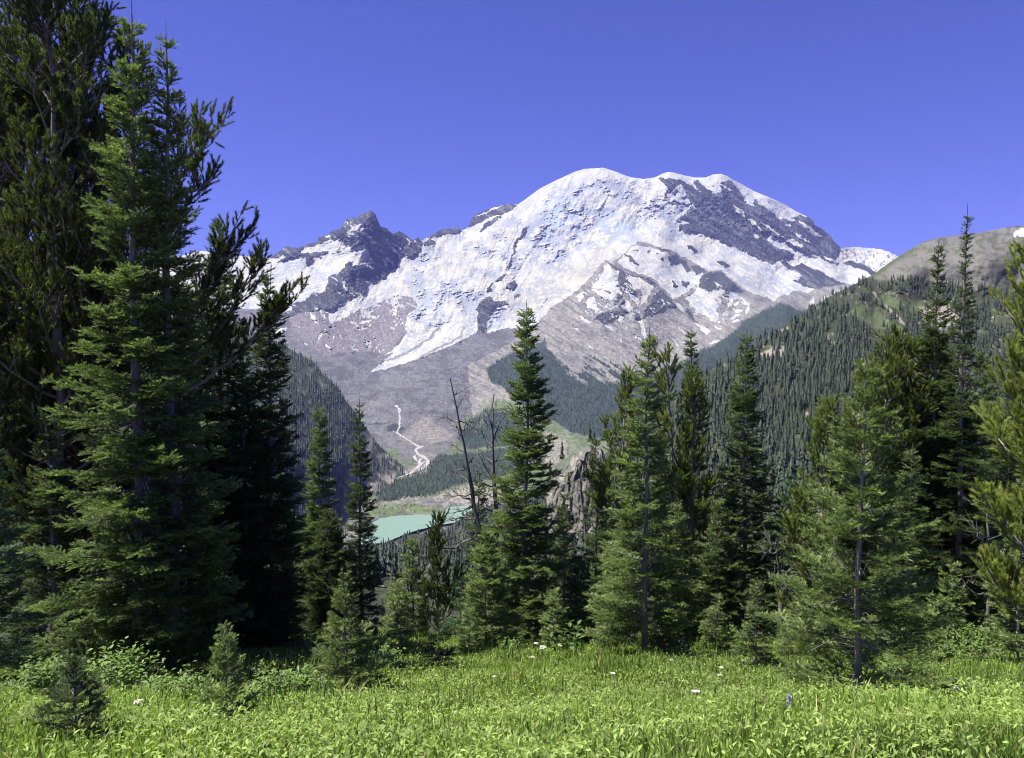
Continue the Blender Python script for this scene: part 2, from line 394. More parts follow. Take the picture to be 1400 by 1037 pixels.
cols = np.unique(np.concatenate([np.arange(-300, 330, 6.0), np.arange(330, 1235, 0.72), np.arange(1235, 1700, 8.0)]))
NR = 660
skx, sky_y = np.array(SKYLINE, float).T
top = np.interp(cols, skx, sky_y)
rockline = ((cols > 365) & (cols < 640)) | (cols > 1108)
top = top + np.where(rockline, 1.2, 0.25) * fbm(cols / 4.0, cols * 0, 3, 5)
ks = np.exp(-0.5 * (np.arange(-60, 61) * 0.85 / 14.0) ** 2); ks /= ks.sum()
uc = np.arange(-400, 1800, 0.85)
topsm = np.interp(cols, uc, np.convolve(np.pad(np.interp(uc, cols, top), 60, mode='edge'), ks, 'valid'))
v = np.linspace(0, 1, NR)[:, None]
PX = np.broadcast_to(cols[None], (NR, len(cols))).copy()
PY = topsm[None] + (748 - topsm[None]) * v + (top - topsm)[None] * np.clip(1 - v * 6, 0, 1) ** 1.5
ev = rbf_fit([c[:2] for c in CTRL], [1000.0 / c[2] for c in CTRL])
sxa = np.append(np.arange(-300, 1700, 5.0), 1700.0)
iy = np.append(np.arange(222.0, 748, 2.5), 748.0)
cY = 1000.0 / np.clip(ev(np.broadcast_to(sxa[None], (len(iy), len(sxa))), np.broadcast_to(iy[:, None], (len(iy), len(sxa)))), 1000 / 11400.0, 1000 / 1800.0)
cY = np.maximum.accumulate(cY[::-1], axis=0)[::-1]


def bilin(A, gx, gy, x, y):
    i = np.clip(np.searchsorted(gx, x) - 1, 0, len(gx) - 2); j = np.clip(np.searchsorted(gy, y) - 1, 0, len(gy) - 2)
    fx = np.clip((x - gx[i]) / (gx[i + 1] - gx[i]), 0, 1); fy = np.clip((y - gy[j]) / (gy[j + 1] - gy[j]), 0, 1)
    return (A[j, i] * (1 - fx) + A[j, i + 1] * fx) * (1 - fy) + (A[j + 1, i] * (1 - fx) + A[j + 1, i + 1] * fx) * fy


for _ in range(2):
    cY[1:-1] = (cY[:-2] + 2 * cY[1:-1] + cY[2:]) / 4
    cY[:, 1:-1] = (cY[:, :-2] + 2 * cY[:, 1:-1] + cY[:, 2:]) / 4
Yd = bilin(cY, sxa, iy, PX, PY)
for _ in range(3):      # round off the facets a little
    Yd[1:-1] = (Yd[:-2] + 2 * Yd[1:-1] + Yd[2:]) / 4
    Yd[:, 1:-1] = (Yd[:, :-2] + 2 * Yd[:, 1:-1] + Yd[:, 2:]) / 4

# ragged edges: the traced outlines are warped by noise
WX = PX + 2.6 * fbm(PX / 7, PY / 7, 4, 1) + 1.3 * fbm(PX / 2.4, PY / 2.4, 2, 3)
WY = PY + 2.2 * fbm(PX / 7, PY / 7, 4, 2) + 1.3 * fbm(PX / 2.4, PY / 2.4, 2, 4)


def msk(poly, soft=0.55, wx=None, wy=None):
    wx = WX if wx is None else wx; wy = WY if wy is None else wy
    P = np.asarray(poly, float)
    lo, hi = P.min(0) - 5, P.max(0) + 5
    sel = (wx > lo[0]) & (wx < hi[0]) & (wy > lo[1]) & (wy < hi[1])
    r = np.zeros(wx.shape, np.float32)
    r[sel] = sstep(-soft, soft, sdist(wx[sel], wy[sel], poly))
    return r


def msks(polys, **k):
    r = np.zeros(PX.shape, np.float32)
    for p in polys:
        r = np.maximum(r, msk(p, **k))
    return r


def aniso(dx, dy, la, lc, seed, octv=3, f=fbm):
    """noise stretched along the direction (dx,dy)"""
    L = math.hypot(dx, dy); dx /= L; dy /= L
    return f((PX * dx + PY * dy) / la, (-PX * dy + PY * dx) / lc, octv, seed)


snow_m = msk(SNOW_MAIN)
rock_m = msks(ROCK)
ridge_m = msk(RIDGE_LOW)
rsnow = msks(RIDGE_SNOW, soft=0.7)
rrock = msks(RIDGE_ROCK)
n_fine = fbm(PX / 2.2, PY / 2.0, 3, 40)
n_mid = fbm(PX / 9, PY / 7, 4, 41)
strk = aniso(1, 0.62, 16, 2.6, 42)         # streaks down to the right
strl = aniso(-0.55, 1, 16, 2.6, 43)        # streaks down to the left
down = aniso(0.15, 1, 14, 2.2, 44)
# snow lodged on the big right-hand wall and on the small peak
wall = msk(ROCK[12], soft=2.0)
lodge = sstep(0.08, 0.26, strk + 0.5 * n_fine + 0.55 * sstep(1010, 1090, PX) - 0.10)
lt = np.maximum(msk(ROCK[0], soft=2), msk(ROCK[1], soft=2))
lodge2 = sstep(0.40, 0.60, strk * 0.9 + 0.55 * n_fine)
S = snow_m * (1 - rock_m * (1 - 0.85 * wall * lodge) * (1 - 0.8 * lt * lodge2))
wall_snow = [[(922, 258), (930, 252), (938, 262), (945, 283), (935, 285), (925, 275), (916, 274), (912, 268)], [(1003, 280), (1018, 290), (1018, 298), (1005, 289)], [(1008, 252), (1026, 262), (1032, 283), (1020, 279), (1015, 264)], seg(1022, 298, 1042, 316, 2.5), seg(1044, 322, 1075, 338, 5),
             seg(1040, 305, 1068, 322, 2), seg(1068, 322, 1100, 338, 3.2), seg(1072, 308, 1082, 309, 2), seg(1075, 298, 1088, 303, 2), seg(1090, 300, 1122, 322, 2.5), seg(1103, 315, 1128, 325, 2), seg(1125, 350, 1146, 361, 2.5), seg(1085, 318, 1110, 332, 2), seg(1048, 285, 1060, 292, 2), seg(1030, 320, 1038, 326, 2.5), seg(985, 252, 995, 258, 2), seg(993, 258, 1003, 262, 1.6), seg(943, 278, 953, 288, 1),
             [(473, 316), (493, 307), (500, 314), (488, 318), (476, 322)], seg(443, 325, 451, 322, 1.4), seg(530, 334, 548, 350, 2.4), seg(556, 325, 562, 337, 1.4), seg(564, 330, 570, 334, 1.2), seg(469, 384, 474, 398, 1.6), seg(487, 332, 491, 330, 1.5), seg(522, 352, 530, 366, 1.1), seg(534, 356, 541, 366, 1.0),
             seg(1075, 358, 1094, 362, 4), seg(1082, 378, 1094, 382, 2.5), seg(646, 297, 692, 280, 0.9), seg(660, 303, 674, 296, 1.2), seg(1150, 345, 1200, 350, 0.5)]
S = np.maximum(S, msks(wall_snow, soft=0.8))
ice_edge = msk([(1148, 338), (1228, 348), (1210, 385), (1188, 372), (1160, 358), (1144, 357)], soft=1.5)
S = S * (1 - 0.8 * ice_edge * sstep(0.15, 0.32, n_fine + 0.5 * down))
# patches among the low rocks on the left
lowrock = msk([(395, 432), (440, 424), (452, 442), (480, 430), (500, 421), (522, 414), (540, 404), (560, 405), (572, 418), (556, 432), (553, 450), (535, 482), (440, 484), (400, 450)], soft=3)
lowpat = sstep(0.30, 0.42, 0.7 * n_mid + 0.55 * n_fine + 0.35 * strk + 0.20 * sstep(460, 420, PY) - 0.02 - 0.25 * sstep(470, 420, PX))
S = S * (1 - lowrock * (1 - msk([(478, 425), (520, 412), (548, 402), (556, 408), (540, 418), (552, 430), (530, 425), (505, 432), (490, 440), (470, 444)], soft=3) * sstep(-0.25, 0.15, n_mid + n_fine)))
S = np.maximum(S, lowrock * lowpat)
S = np.maximum(S, msks([seg(424, 426, 434, 445, 2.4), seg(438, 424, 444, 436, 2.5), seg(440, 456, 436, 466, 2.6), seg(444, 470, 455, 478, 1.6), seg(457, 458, 455, 465, 1.6), seg(463, 458, 469, 464, 1.4), seg(414, 468, 423, 472, 1.5), seg(376, 455, 393, 450, 4), seg(478, 440, 490, 444, 3), seg(490, 442, 512, 437, 2.2), seg(494, 424, 506, 432, 3), seg(500, 432, 515, 433, 2.4)], soft=0.8))
# the lower ridge
S = S * (1 - ridge_m)
rs = rsnow * (1 - rrock * 0.96)
band = msk([(805, 385), (850, 368), (850, 415), (805, 430)], soft=4)
rs = rs * (1 - band * sstep(0.22, 0.42, aniso(1, -0.12, 12, 2.2, 47) + 0.35 * n_fine))
rband = msk([(940, 398), (958, 378), (1005, 400), (1025, 415), (1010, 440), (980, 445), (940, 425)], soft=5)
rs = np.maximum(rs, rband * sstep(0.12, 0.26, 0.8 * n_mid + 0.5 * strk + 0.35 * n_fine))
pkband = msk([(829, 360), (900, 392), (925, 420), (880, 436), (800, 440), (800, 400)], soft=5)
rs = np.maximum(rs, pkband * sstep(0.24, 0.36, 0.6 * n_mid + 0.6 * aniso(1, 0.8, 12, 2.4, 48) + 0.3 * n_fine))
S = np.maximum(S, rs * ridge_m)
forest = np.maximum(msks(FOREST, soft=2.5) * (1 - msks(SCREE_FAN, soft=1.0)), 0)
fan2 = msk([(742, 462), (760, 455), (800, 470), (880, 505), (880, 520), (800, 525), (760, 500)], soft=4)
forest = forest * (1 - fan2 * sstep(0.0, 0.25, aniso(1, 0.62, 26, 3.0, 49) + 0.3 * n_fine + 0.5 * sstep(500, 470, PY + (800 - PX) * 0.35)))
S = S * (1 - forest)
# broken ice: crevasses and seracs
ICE = [[(690, 300), (760, 250), (830, 236), (900, 250), (930, 320), (870, 335), (800, 340), (740, 370), (690, 380)], [(735, 262), (790, 258), (800, 290), (790, 320), (765, 345), (735, 345), (745, 310)], [(815, 285), (880, 290), (915, 310), (905, 330), (870, 330), (820, 320)], [(548, 420), (600, 415), (615, 440), (590, 462), (550, 480), (560, 440)], [(655, 395), (720, 395), (725, 450), (660, 455)],
       [(640, 330), (720, 300), (740, 340), (700, 380), (640, 345)], [(870, 255), (915, 262), (925, 320), (895, 310)], [(955, 345), (1010, 360), (1060, 385), (1090, 398), (1060, 405), (1000, 380)], [(560, 350), (640, 335), (690, 380), (640, 430), (560, 410)]]
ice = msks(ICE, soft=9)
cre = aniso(1, -0.30, 9, 2.2, 50, 3, ridged)
cre2 = aniso(1, 0.35, 9, 2.4, 51, 3, ridged)
lr = sstep(850, 930, PX)
crev = np.maximum(cre * (1 - lr) + cre2 * lr, 0.96 * (aniso(1, -0.25, 20, 5.0, 53, 4, ridged) * (1 - lr) + aniso(1, 0.4, 20, 5.0, 54, 4, ridged) * lr))
cmask = sstep(0.52, 0.74, crev + 0.30 * n_mid + 0.12 * n_fine) * (0.30 + 0.70 * ice) * sstep(-0.35, 0.35, fbm(PX / 22, PY / 14, 3, 52))
blue = msks([[(735, 265), (785, 262), (800, 290), (790, 315), (765, 340), (740, 335), (748, 305)], [(560, 415), (605, 412), (612, 440), (580, 450)], [(815, 290), (885, 300), (880, 325), (825, 315)], [(955, 246), (963, 257), (985, 262), (984, 270), (965, 266)]], soft=10)

# ---- relief: pushed along the line of sight, in metres
rel = 38 * fbm(PX / 60, PY / 40, 3, 60) * sstep(620, 480, PY)
rug = np.clip(rock_m + rrock * 0.9 + lowrock * 0.6 + 0.35 * ridge_m * (1 - rs), 0, 1)
dirr = np.where(PX < 600, aniso(0.4, 1, 30, 9, 61, 4, ridged), aniso(0.9, 1, 30, 9, 62, 4, ridged))
rel -= rug * (75 * (dirr - 0.5) + 26 * (ridged(PX / 9, PY / 8, 4, 63) - 0.5) + 16 * n_fine)
rel -= 45 * (msks(ROCK, soft=5.0) - 0.5) * sstep(520, 300, PY)
gul = aniso(0.75, 1, 60, 9, 64, 3, ridged)
rel -= ridge_m * (1 - forest) * 30 * (gul - 0.5)
icerel = aniso(-0.5, 1, 34, 10, 65, 3) * (1 - lr) + aniso(1, 0.6, 34, 10, 66, 3) * lr
rel += S * (1 - 0.65 * ridge_m) * (50 * icerel + 36 * n_mid + 12 * n_fine)
rel += S * (ice * 0.8 + 0.2) * 30 * cmask
rel += (1 - S) * sstep(470, 520, PY) * sstep(700, 560, PY) * (20 * fbm(PX / 12, PY / 6, 4, 67) + 9 * n_fine)
flat = sstep(640, 690, PY)
Yr = Yd + rel * (1 - flat) * sstep(0, 0.02, np.broadcast_to(v, PX.shape) + 0.004)
V = pt(PX, PY, Yr)
lakem = msk(LAKE, soft=1.5, wx=PX, wy=PY)
V[..., 2] -= 6 * lakem
# far side of the skyline
back = []
for k, (dy, dz) in enumerate([(60, -20), (500, -350), (1400, -1300), (1500, -2600)]):
    b = V[0].copy(); b[:, 1] += dy; b[:, 2] = np.maximum(b[:, 2] + dz, -700); back.insert(0, b)
VV = np.concatenate([np.stack(back), V], 0)

# ---- what each spot is made of, with some shading put into the colour
def c3(r, g, b): return np.array([r, g, b], np.float32)
dark = c3(.044, .046, .046); scree = c3(.168, .164, .145); debris = c3(.108, .106, .104); tan = c3(.215, .196, .160)
alb = np.broadcast_to(debris, PX.shape + (3,)).copy()
def mixin(c, m):
    global alb
    m = np.clip(m, 0, 1)[..., None]
    alb = alb * (1 - m) + np.asarray(c, np.float32) * m
mixin(debris * 0.68, sstep(-0.05, 0.3, fbm(PX / 16, PY / 6, 5, 70)) * 0.9)
mixin(tan, sstep(0.1, 0.5, fbm(PX / 30, PY / 12, 4, 71)) * sstep(520, 580, PY) * 0.55)
mixin(c3(.165, .15, .145), lowrock * 0.8)
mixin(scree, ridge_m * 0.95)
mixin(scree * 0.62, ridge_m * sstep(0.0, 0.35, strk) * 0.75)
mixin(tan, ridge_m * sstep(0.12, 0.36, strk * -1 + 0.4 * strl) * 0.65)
mixin(dark * 1.25, rrock)
mixin(dark, rock_m)
mixin(dark * 2.3, (rock_m * sstep(0.05, 0.4, strk + 0.4 * n_fine)) * 0.75)  # lighter streaks put sunlight on the ribs into the rock colour
mixin(dark * 0.55, (rock_m * sstep(0.0, 0.3, -strk + 0.3 * n_mid)) * 0.7)  # darker streaks put the shade between ribs into the rock colour
mixin(c3(.028, .042, .026), forest)
gm = msks(GREEN, soft=2.5)
mixin(c3(.085, .115, .045), gm * (0.55 + 0.45 * sstep(-0.2, 0.3, n_mid)) * (1 - forest))
mixin(c3(.10, .13, .055), msk([(630, 575), (665, 550), (690, 530), (700, 545), (690, 565), (650, 590)], soft=5) * sstep(-0.1, 0.3, strl) * 0.8)
mixin(tan * 0.95, msks([seg(525, 685, 590, 679, 2.2), [(590, 680), (640, 664), (700, 672), (700, 690), (632, 691), (605, 693)]], soft=2) * sstep(-0.3, 0.1, n_fine + n_mid) * 0.9)
mixin(tan, msks([[(655, 504), (664, 508), (670, 522), (690, 534), (700, 545), (694, 548), (676, 532), (660, 520)], [(735, 596), (752, 590), (775, 605), (775, 625), (750, 640), (735, 620)]], soft=2) * 0.8)
mixin(dark * 0.6, msks([[(528, 584), (538, 578), (546, 580), (556, 588), (545, 589), (530, 590)], seg(502, 582, 535, 577, 1.2)], soft=1.2) * 0.9)  # ice cave mouth: its darkness is painted on, no hollow modelled
mixin(tan * 1.05, msk([(555, 588), (585, 568), (598, 580), (620, 598), (600, 604), (570, 600)], soft=4) * 0.45)
mixin(c3(.06, .075, .045), msk([(480, 585), (510, 600), (540, 625), (552, 640), (520, 668), (480, 668)], soft=4) * sstep(-0.2, 0.2, n_mid + n_fine) * 0.8)
mixin(tan, msks([[(556, 645), (575, 632), (590, 634), (582, 646), (560, 652), (540, 657)]], soft=2) * 0.6)
white = np.array([.42, .412, .352]) - 0.05 * sstep(0.1, 0.5, fbm(PX / 24, PY / 10, 3, 74))[..., None] * np.array([.6, .8, 1.])
ice_shade = c3(.17, .21, .27)
sc = white * (1 - (cmask * 0.75)[..., None]) + ice_shade * (cmask * 0.75)[..., None]  # crevasse shading painted into the snow, together with the blue of bare ice
bm = (blue * sstep(-0.2, 0.3, n_mid + 0.5 * n_fine) * 0.75)[..., None]
sc = sc * (1 - bm) + c3(.27, .36, .42) * bm
dirty = (sstep(0.25, 0.5, n_mid + 0.4 * n_fine) * 0.4 * (ice * 0.7 + 0.1) + 0.45 * msk(ICE[3], soft=6) * sstep(-0.1, 0.3, n_fine + n_mid))[..., None]
sc = sc * (1 - dirty) + c3(.25, .24, .235) * dirty
flow = aniso(-0.62, 1, 40, 3.2, 75, 4, ridged) * (1 - lr) + aniso(1, 0.62, 40, 3.2, 76, 4, ridged) * lr
fl = (sstep(0.60, 0.80, flow + 0.12 * n_fine) * sstep(-0.25, 0.25, fbm(PX / 30, PY / 22, 3, 77)) * 0.62)[..., None]
sc = sc * (1 - fl) + c3(.27, .28, .30) * fl
wr = (sstep(0.58, 0.78, crev + 0.25 * n_fine) * sstep(-0.12, 0.25, fbm(PX / 18, PY / 12, 3, 78)) * 0.7)[..., None]
sc = sc * (1 - wr) + c3(.22, .24, .28) * wr  # wrinkle shading along the crevasses, painted darker still
cream = (msk([(690, 405), (760, 372), (835, 328), (862, 335), (850, 350), (800, 388), (740, 432), (700, 440)], soft=10) * 0.75)[..., None]
sc = sc * (1 - cream) + sc * np.array([.84, .82, .76]) * cream
med = np.zeros(PX.shape)
for ln, w in ((((602, 438), (600, 448), (588, 462), (575, 471), (555, 484), (530, 493)), 1.8), (((635, 447), (630, 460), (612, 470), (590, 481), (575, 488)), 1.5), (((712, 300), (700, 330), (690, 352)), 0.5)):
    med = np.maximum(med, sstep(w + 0.6, w - 0.6, ldist(WX, WY, ln)))
sc = sc * (1 - 0.85 * med[..., None]) + c3(.14, .125, .12) * 0.85 * med[..., None]
alb *= (1 + 0.34 * n_fine * (1 - S))[..., None]
rv = sstep(1.5, 0.5, ldist(WX, PY, RIVER))
for b in BRAID:
    rv = np.maximum(rv, 0.8 * sstep(1.1, 0.4, ldist(WX, PY, b)))
mixin(c3(.34, .325, .30), np.maximum(rv, 0))       # pale silt of the river bed
acol = np.concatenate([np.broadcast_to(alb[0][None], (4,) + alb[0].shape), alb], 0)


def mountain_mat():
    """bare ground and snow, each with its own colour; where one ends is broken up by noise"""
    m, n, l, b = mat_new("mountain_ground")
    a = n.new("ShaderNodeAttribute"); a.attribute_name = "col"
    s = n.new("ShaderNodeAttribute"); s.attribute_name = "snow"
    tc = n.new("ShaderNodeTexCoord")

    def noise(sc_, det, rough):
        t = n.new("ShaderNodeTexNoise"); t.inputs["Scale"].default_value = sc_; t.inputs["Detail"].default_value = det; t.inputs["Roughness"].default_value = rough
        l.new(tc.outputs["Object"], t.inputs["Vector"]); return t.outputs[0]
    n1 = noise(0.016, 5, 0.7); n2 = noise(0.03, 5, 0.75)

    def math_(op, x, y):
        q = n.new("ShaderNodeMath"); q.operation = op
        for i, v_ in enumerate((x, y)):
            if hasattr(v_, "links"): l.new(v_, q.inputs[i])
            else: q.inputs[i].default_value = v_
        return q.outputs[0]
    off = math_('MULTIPLY', math_('SUBTRACT', n1, 0.5), 0.75)
    lim = math_('ADD', s.outputs["Alpha"], off)
    mr = n.new("ShaderNodeMapRange"); mr.interpolation_type = 'SMOOTHSTEP'
    mr.inputs[1].default_value = 0.38; mr.inputs[2].default_value = 0.60; l.new(lim, mr.inputs[0])
    mr2 = n.new("ShaderNodeMapRange"); mr2.inputs[1].default_value = 0.28; mr2.inputs[2].default_value = 0.72; mr2.inputs[3].default_value = 0.55; mr2.inputs[4].default_value = 1.5; l.new(n2, mr2.inputs[0])
    g = n.new("ShaderNodeMixRGB"); g.blend_type = 'MULTIPLY'; g.inputs[0].default_value = 1; l.new(a.outputs["Color"], g.inputs[1]); l.new(mr2.outputs[0], g.inputs[2])
    mr3 = n.new("ShaderNodeMapRange"); mr3.inputs[1].default_value = 0.3; mr3.inputs[2].default_value = 0.7; mr3.inputs[3].default_value = 0.88; mr3.inputs[4].default_value = 1.1; l.new(n2, mr3.inputs[0])
    w = n.new("ShaderNodeMixRGB"); w.blend_type = 'MULTIPLY'; w.inputs[0].default_value = 1; l.new(s.outputs["Color"], w.inputs[1]); l.new(mr3.outputs[0], w.inputs[2])
    x = n.new("ShaderNodeMixRGB"); l.new(mr.outputs[0], x.inputs[0]); l.new(g.outputs[0], x.inputs[1]); l.new(w.outputs[0], x.inputs[2])
    l.new(x.outputs[0], b.inputs["Base Color"]); b.inputs["Roughness"].default_value = 0.85; b.inputs["Specular IOR Level"].default_value = 0.2
    bp = n.new("ShaderNodeBump"); bp.inputs["Strength"].default_value = 0.45; bp.inputs["Distance"].default_value = 28
    l.new(n2, bp.inputs["Height"]); l.new(bp.outputs[0], b.inputs["Normal"])
    return m


M_MTN = mountain_mat()
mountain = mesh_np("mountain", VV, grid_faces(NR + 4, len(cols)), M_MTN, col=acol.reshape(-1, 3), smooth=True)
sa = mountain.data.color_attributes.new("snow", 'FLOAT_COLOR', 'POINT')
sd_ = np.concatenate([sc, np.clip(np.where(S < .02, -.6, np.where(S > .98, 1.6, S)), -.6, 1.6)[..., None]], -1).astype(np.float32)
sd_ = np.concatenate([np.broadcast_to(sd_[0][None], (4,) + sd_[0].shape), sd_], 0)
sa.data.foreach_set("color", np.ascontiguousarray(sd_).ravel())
tag(mountain, "huge snow covered volcano with glaciers and dark rock walls above the valley", "mountain", kind="structure")


def valley_surface(px, py):
    """distance of the terrain sheet at a photo pixel"""
    j = np.clip(np.searchsorted(cols, px), 0, len(cols) - 1)
    i = np.abs(PY[:, j] - py).argmin(0)
    return V[i, j], forest[i, j], S[i, j]


# ---- the lake and the river
def water_mat(name, c, rough):
    m, n, l, b = mat_new(name)
    b.inputs["Base Color"].default_value = (*c, 1); b.inputs["Roughness"].default_value = rough; b.inputs["Specular IOR Level"].default_value = 0.15
    t = n.new("ShaderNodeTexNoise"); t.inputs["Scale"].default_value = 0.05; t.inputs["Detail"].default_value = 4
    tc = n.new("ShaderNodeTexCoord"); l.new(tc.outputs["Object"], t.inputs["Vector"])
    cr = n.new("ShaderNodeValToRGB"); cr.color_ramp.elements[0].color = (c[0] * .85, c[1] * .88, c[2] * .9, 1); cr.color_ramp.elements[1].color = (c[0] * 1.15, c[1] * 1.1, c[2] * 1.1, 1)
    l.new(t.outputs[0], cr.inputs[0]); l.new(cr.outputs[0], b.inputs["Base Color"])
    bp = n.new("ShaderNodeBump"); bp.inputs["Strength"].default_value = 0.05; l.new(t.outputs[0], bp.inputs["Height"]); l.new(bp.outputs[0], b.inputs["Normal"])
    return m


lp = []
for i, (a, b) in enumerate(LAKE):
    a2, b2 = LAKE[(i + 1) % len(LAKE)]
    for k in range(8):
        x, y = a + (a2 - a) * k / 8, b + (b2 - b) * k / 8
        x += 2.0 * float(fbm(np.array([x / 6]), np.array([y / 6]), 3, 80)[0]); y += 0.8 * float(fbm(np.array([x / 6]), np.array([y / 6]), 3, 81)[0])
        p = pt(x, y, 1000.0); s = LAKE_Z / p[2]
        lp.append((p[0] * s, 1000.0 * s, LAKE_Z))
lm = bpy.data.meshes.new("lake"); lm.from_pydata(lp, [], [list(range(len(lp)))]); lm.materials.append(water_mat("glacial_water", (.155, .24, .18), 0.35))
lake = bpy.data.objects.new("lake", lm); COL.objects.link(lake)
tag(lake, "milky turquoise glacial lake on the valley floor", "lake", kind="structure")

rvv, rvf = [], []
for line, w in ((RIVER, 1.5),) + tuple((b, 1.1) for b in BRAID):
    L = np.array(line, float)
    t = np.linspace(0, len(L) - 1, (len(L) - 1) * 8 + 1)
    x = np.interp(t, np.arange(len(L)), L[:, 0]); y = np.interp(t, np.arange(len(L)), L[:, 1])
    x = x + 1.0 * fbm(t * 1.3, t * 0, 2, 85)
    base = len(rvv)
    for q in range(len(t)):
        if y[q] <= 560 and line is RIVER and q < 8:
            pass
        ww = w * (0.6 + 0.6 * float(vnoise(np.array([t[q] * 1.3]), np.array([3.0]), 86)[0])) * (0.4 if y[q] < 592 else (0.8 if y[q] < 610 else 1.5))
        a = valley_surface(x[q] - ww, y[q])[0].copy(); b = valley_surface(x[q] + ww, y[q] + 0.25)[0].copy()
        a[2] += 1.6; b[2] += 1.6
        rvv += [a, b]
        if q: rvf.append((base + 2 * q - 2, base + 2 * q - 1, base + 2 * q + 1, base + 2 * q))
river = mesh_np("river", np.array(rvv), np.array(rvf), water_mat("silty_water", (.33, .325, .30), 0.5))
tag(river, "pale silty river braiding down the grey valley floor", "river", kind="structure")
# ------------------------------------------------------------------ nearer ground: dark spur, forested hillside, meadow
def sheet(name, cx, crest, bottom, ctrl, nrow, relfun, colfun, mat, label, cat, soft=2, back=((30, -10), (200, -150), (300, -400)), smooth=True):
    cp = np.array(crest, float)
    tp = np.interp(cx, cp[:, 0], cp[:, 1]) + 0.5 * fbm(cx / 5, cx * 0, 3, 90)
    vv = np.linspace(0, 1, nrow)[:, None] ** 1.0
    X = np.broadcast_to(cx[None], (nrow, len(cx))).copy(); Yp = tp[None] + (bottom - tp[None]) * vv
    e = rbf_fit([c[:2] for c in ctrl], [100.0 / c[2] for c in ctrl])
    D = 100.0 / np.clip(e(X, Yp), 100 / 6000.0, 100 / 40.0)
    D = np.maximum.accumulate(D[::-1] * (1 + 1e-4 * np.arange(nrow)[:, None]), axis=0)[::-1]
    for _ in range(soft):
        D[1:-1] = (D[:-2] + 2 * D[1:-1] + D[2:]) / 4
        D[:, 1:-1] = (D[:, :-2] + 2 * D[:, 1:-1] + D[:, 2:]) / 4
    D = D + relfun(X, Yp, D)
    W = pt(X, Yp, D)
    bk = []
    for dy, dz in back:
        b = W[0].copy(); b[:, 1] += dy; b[:, 2] += dz; bk.insert(0, b)
    A = colfun(X, Yp, D)
    c = np.concatenate([np.broadcast_to(A[0][None], (len(back),) + A[0].shape), A], 0)
    o = mesh_np(name, np.concatenate([np.stack(bk), W], 0), grid_faces(nrow + len(back), len(cx)), mat, col=c.reshape(-1, 3), smooth=smooth)
    tag(o, label, cat, kind="structure")
    return X, Yp, W


M_HILL = mat_attr("hill_ground", 0.92, nscale=0.12, namp=0.3, bump=0.5, bscale=0.15)

# dark spur on the left of the valley
SPUR = [(-300, 330), (200, 400), (330, 452), (383, 471), (400, 479.5), (414, 487), (425, 491), (433, 500), (440, 512), (450, 518), (460, 529), (470, 545), (480, 557), (490, 572), (500, 585), (510, 599), (520, 611), (535, 624), (548, 634), (556, 646), (562, 690), (575, 760)]
def spur_rel(X, Yp, D):
    return 26 * (ridged(X / 26 + Yp / 60, Yp / 70 - X / 90, 4, 101) - 0.5) * sstep(0, 20, Yp - np.interp(X, *np.array(SPUR).T)) + 10 * fbm(X / 6, Yp / 6, 3, 102)
def spur_col(X, Yp, D):
    c = np.broadcast_to(c3(.05, .062, .04), X.shape + (3,)).copy()
    n = fbm(X / 8, Yp / 8, 4, 103)
    r = sstep(575, 625, Yp + (X - 500) * 0.25) * sstep(455, 500, X) * sstep(-0.1, 0.25, n) + sstep(22, 4, Yp - np.interp(X, *np.array(SPUR).T)) * sstep(440, 400, X) * sstep(-0.1, 0.3, n) * 0.7
    r = np.maximum(r, sstep(0.35, 0.5, n) * 0.5)
    return c * (1 - r[..., None]) + c3(.24, .22, .19) * r[..., None]
SX, SY, SW = sheet("spur_hill", np.arange(-300, 576, 2.5), SPUR, 775,
                   [(-300, 330, 2300), (200, 400, 2500), (330, 452, 2650), (400, 480, 2760), (450, 518, 2800), (500, 585, 2800), (556, 646, 2760), (562, 690, 2420), (575, 760, 2000), (520, 700, 2350), (500, 740, 2060), (450, 640, 2150), (450, 700, 2120), (350, 600, 1800), (400, 775, 1500), (200, 775, 1300), (-300, 775, 1100)], 150, spur_rel, spur_col, M_HILL,
                   "steep dark forested spur on the left side of the valley", "hill")

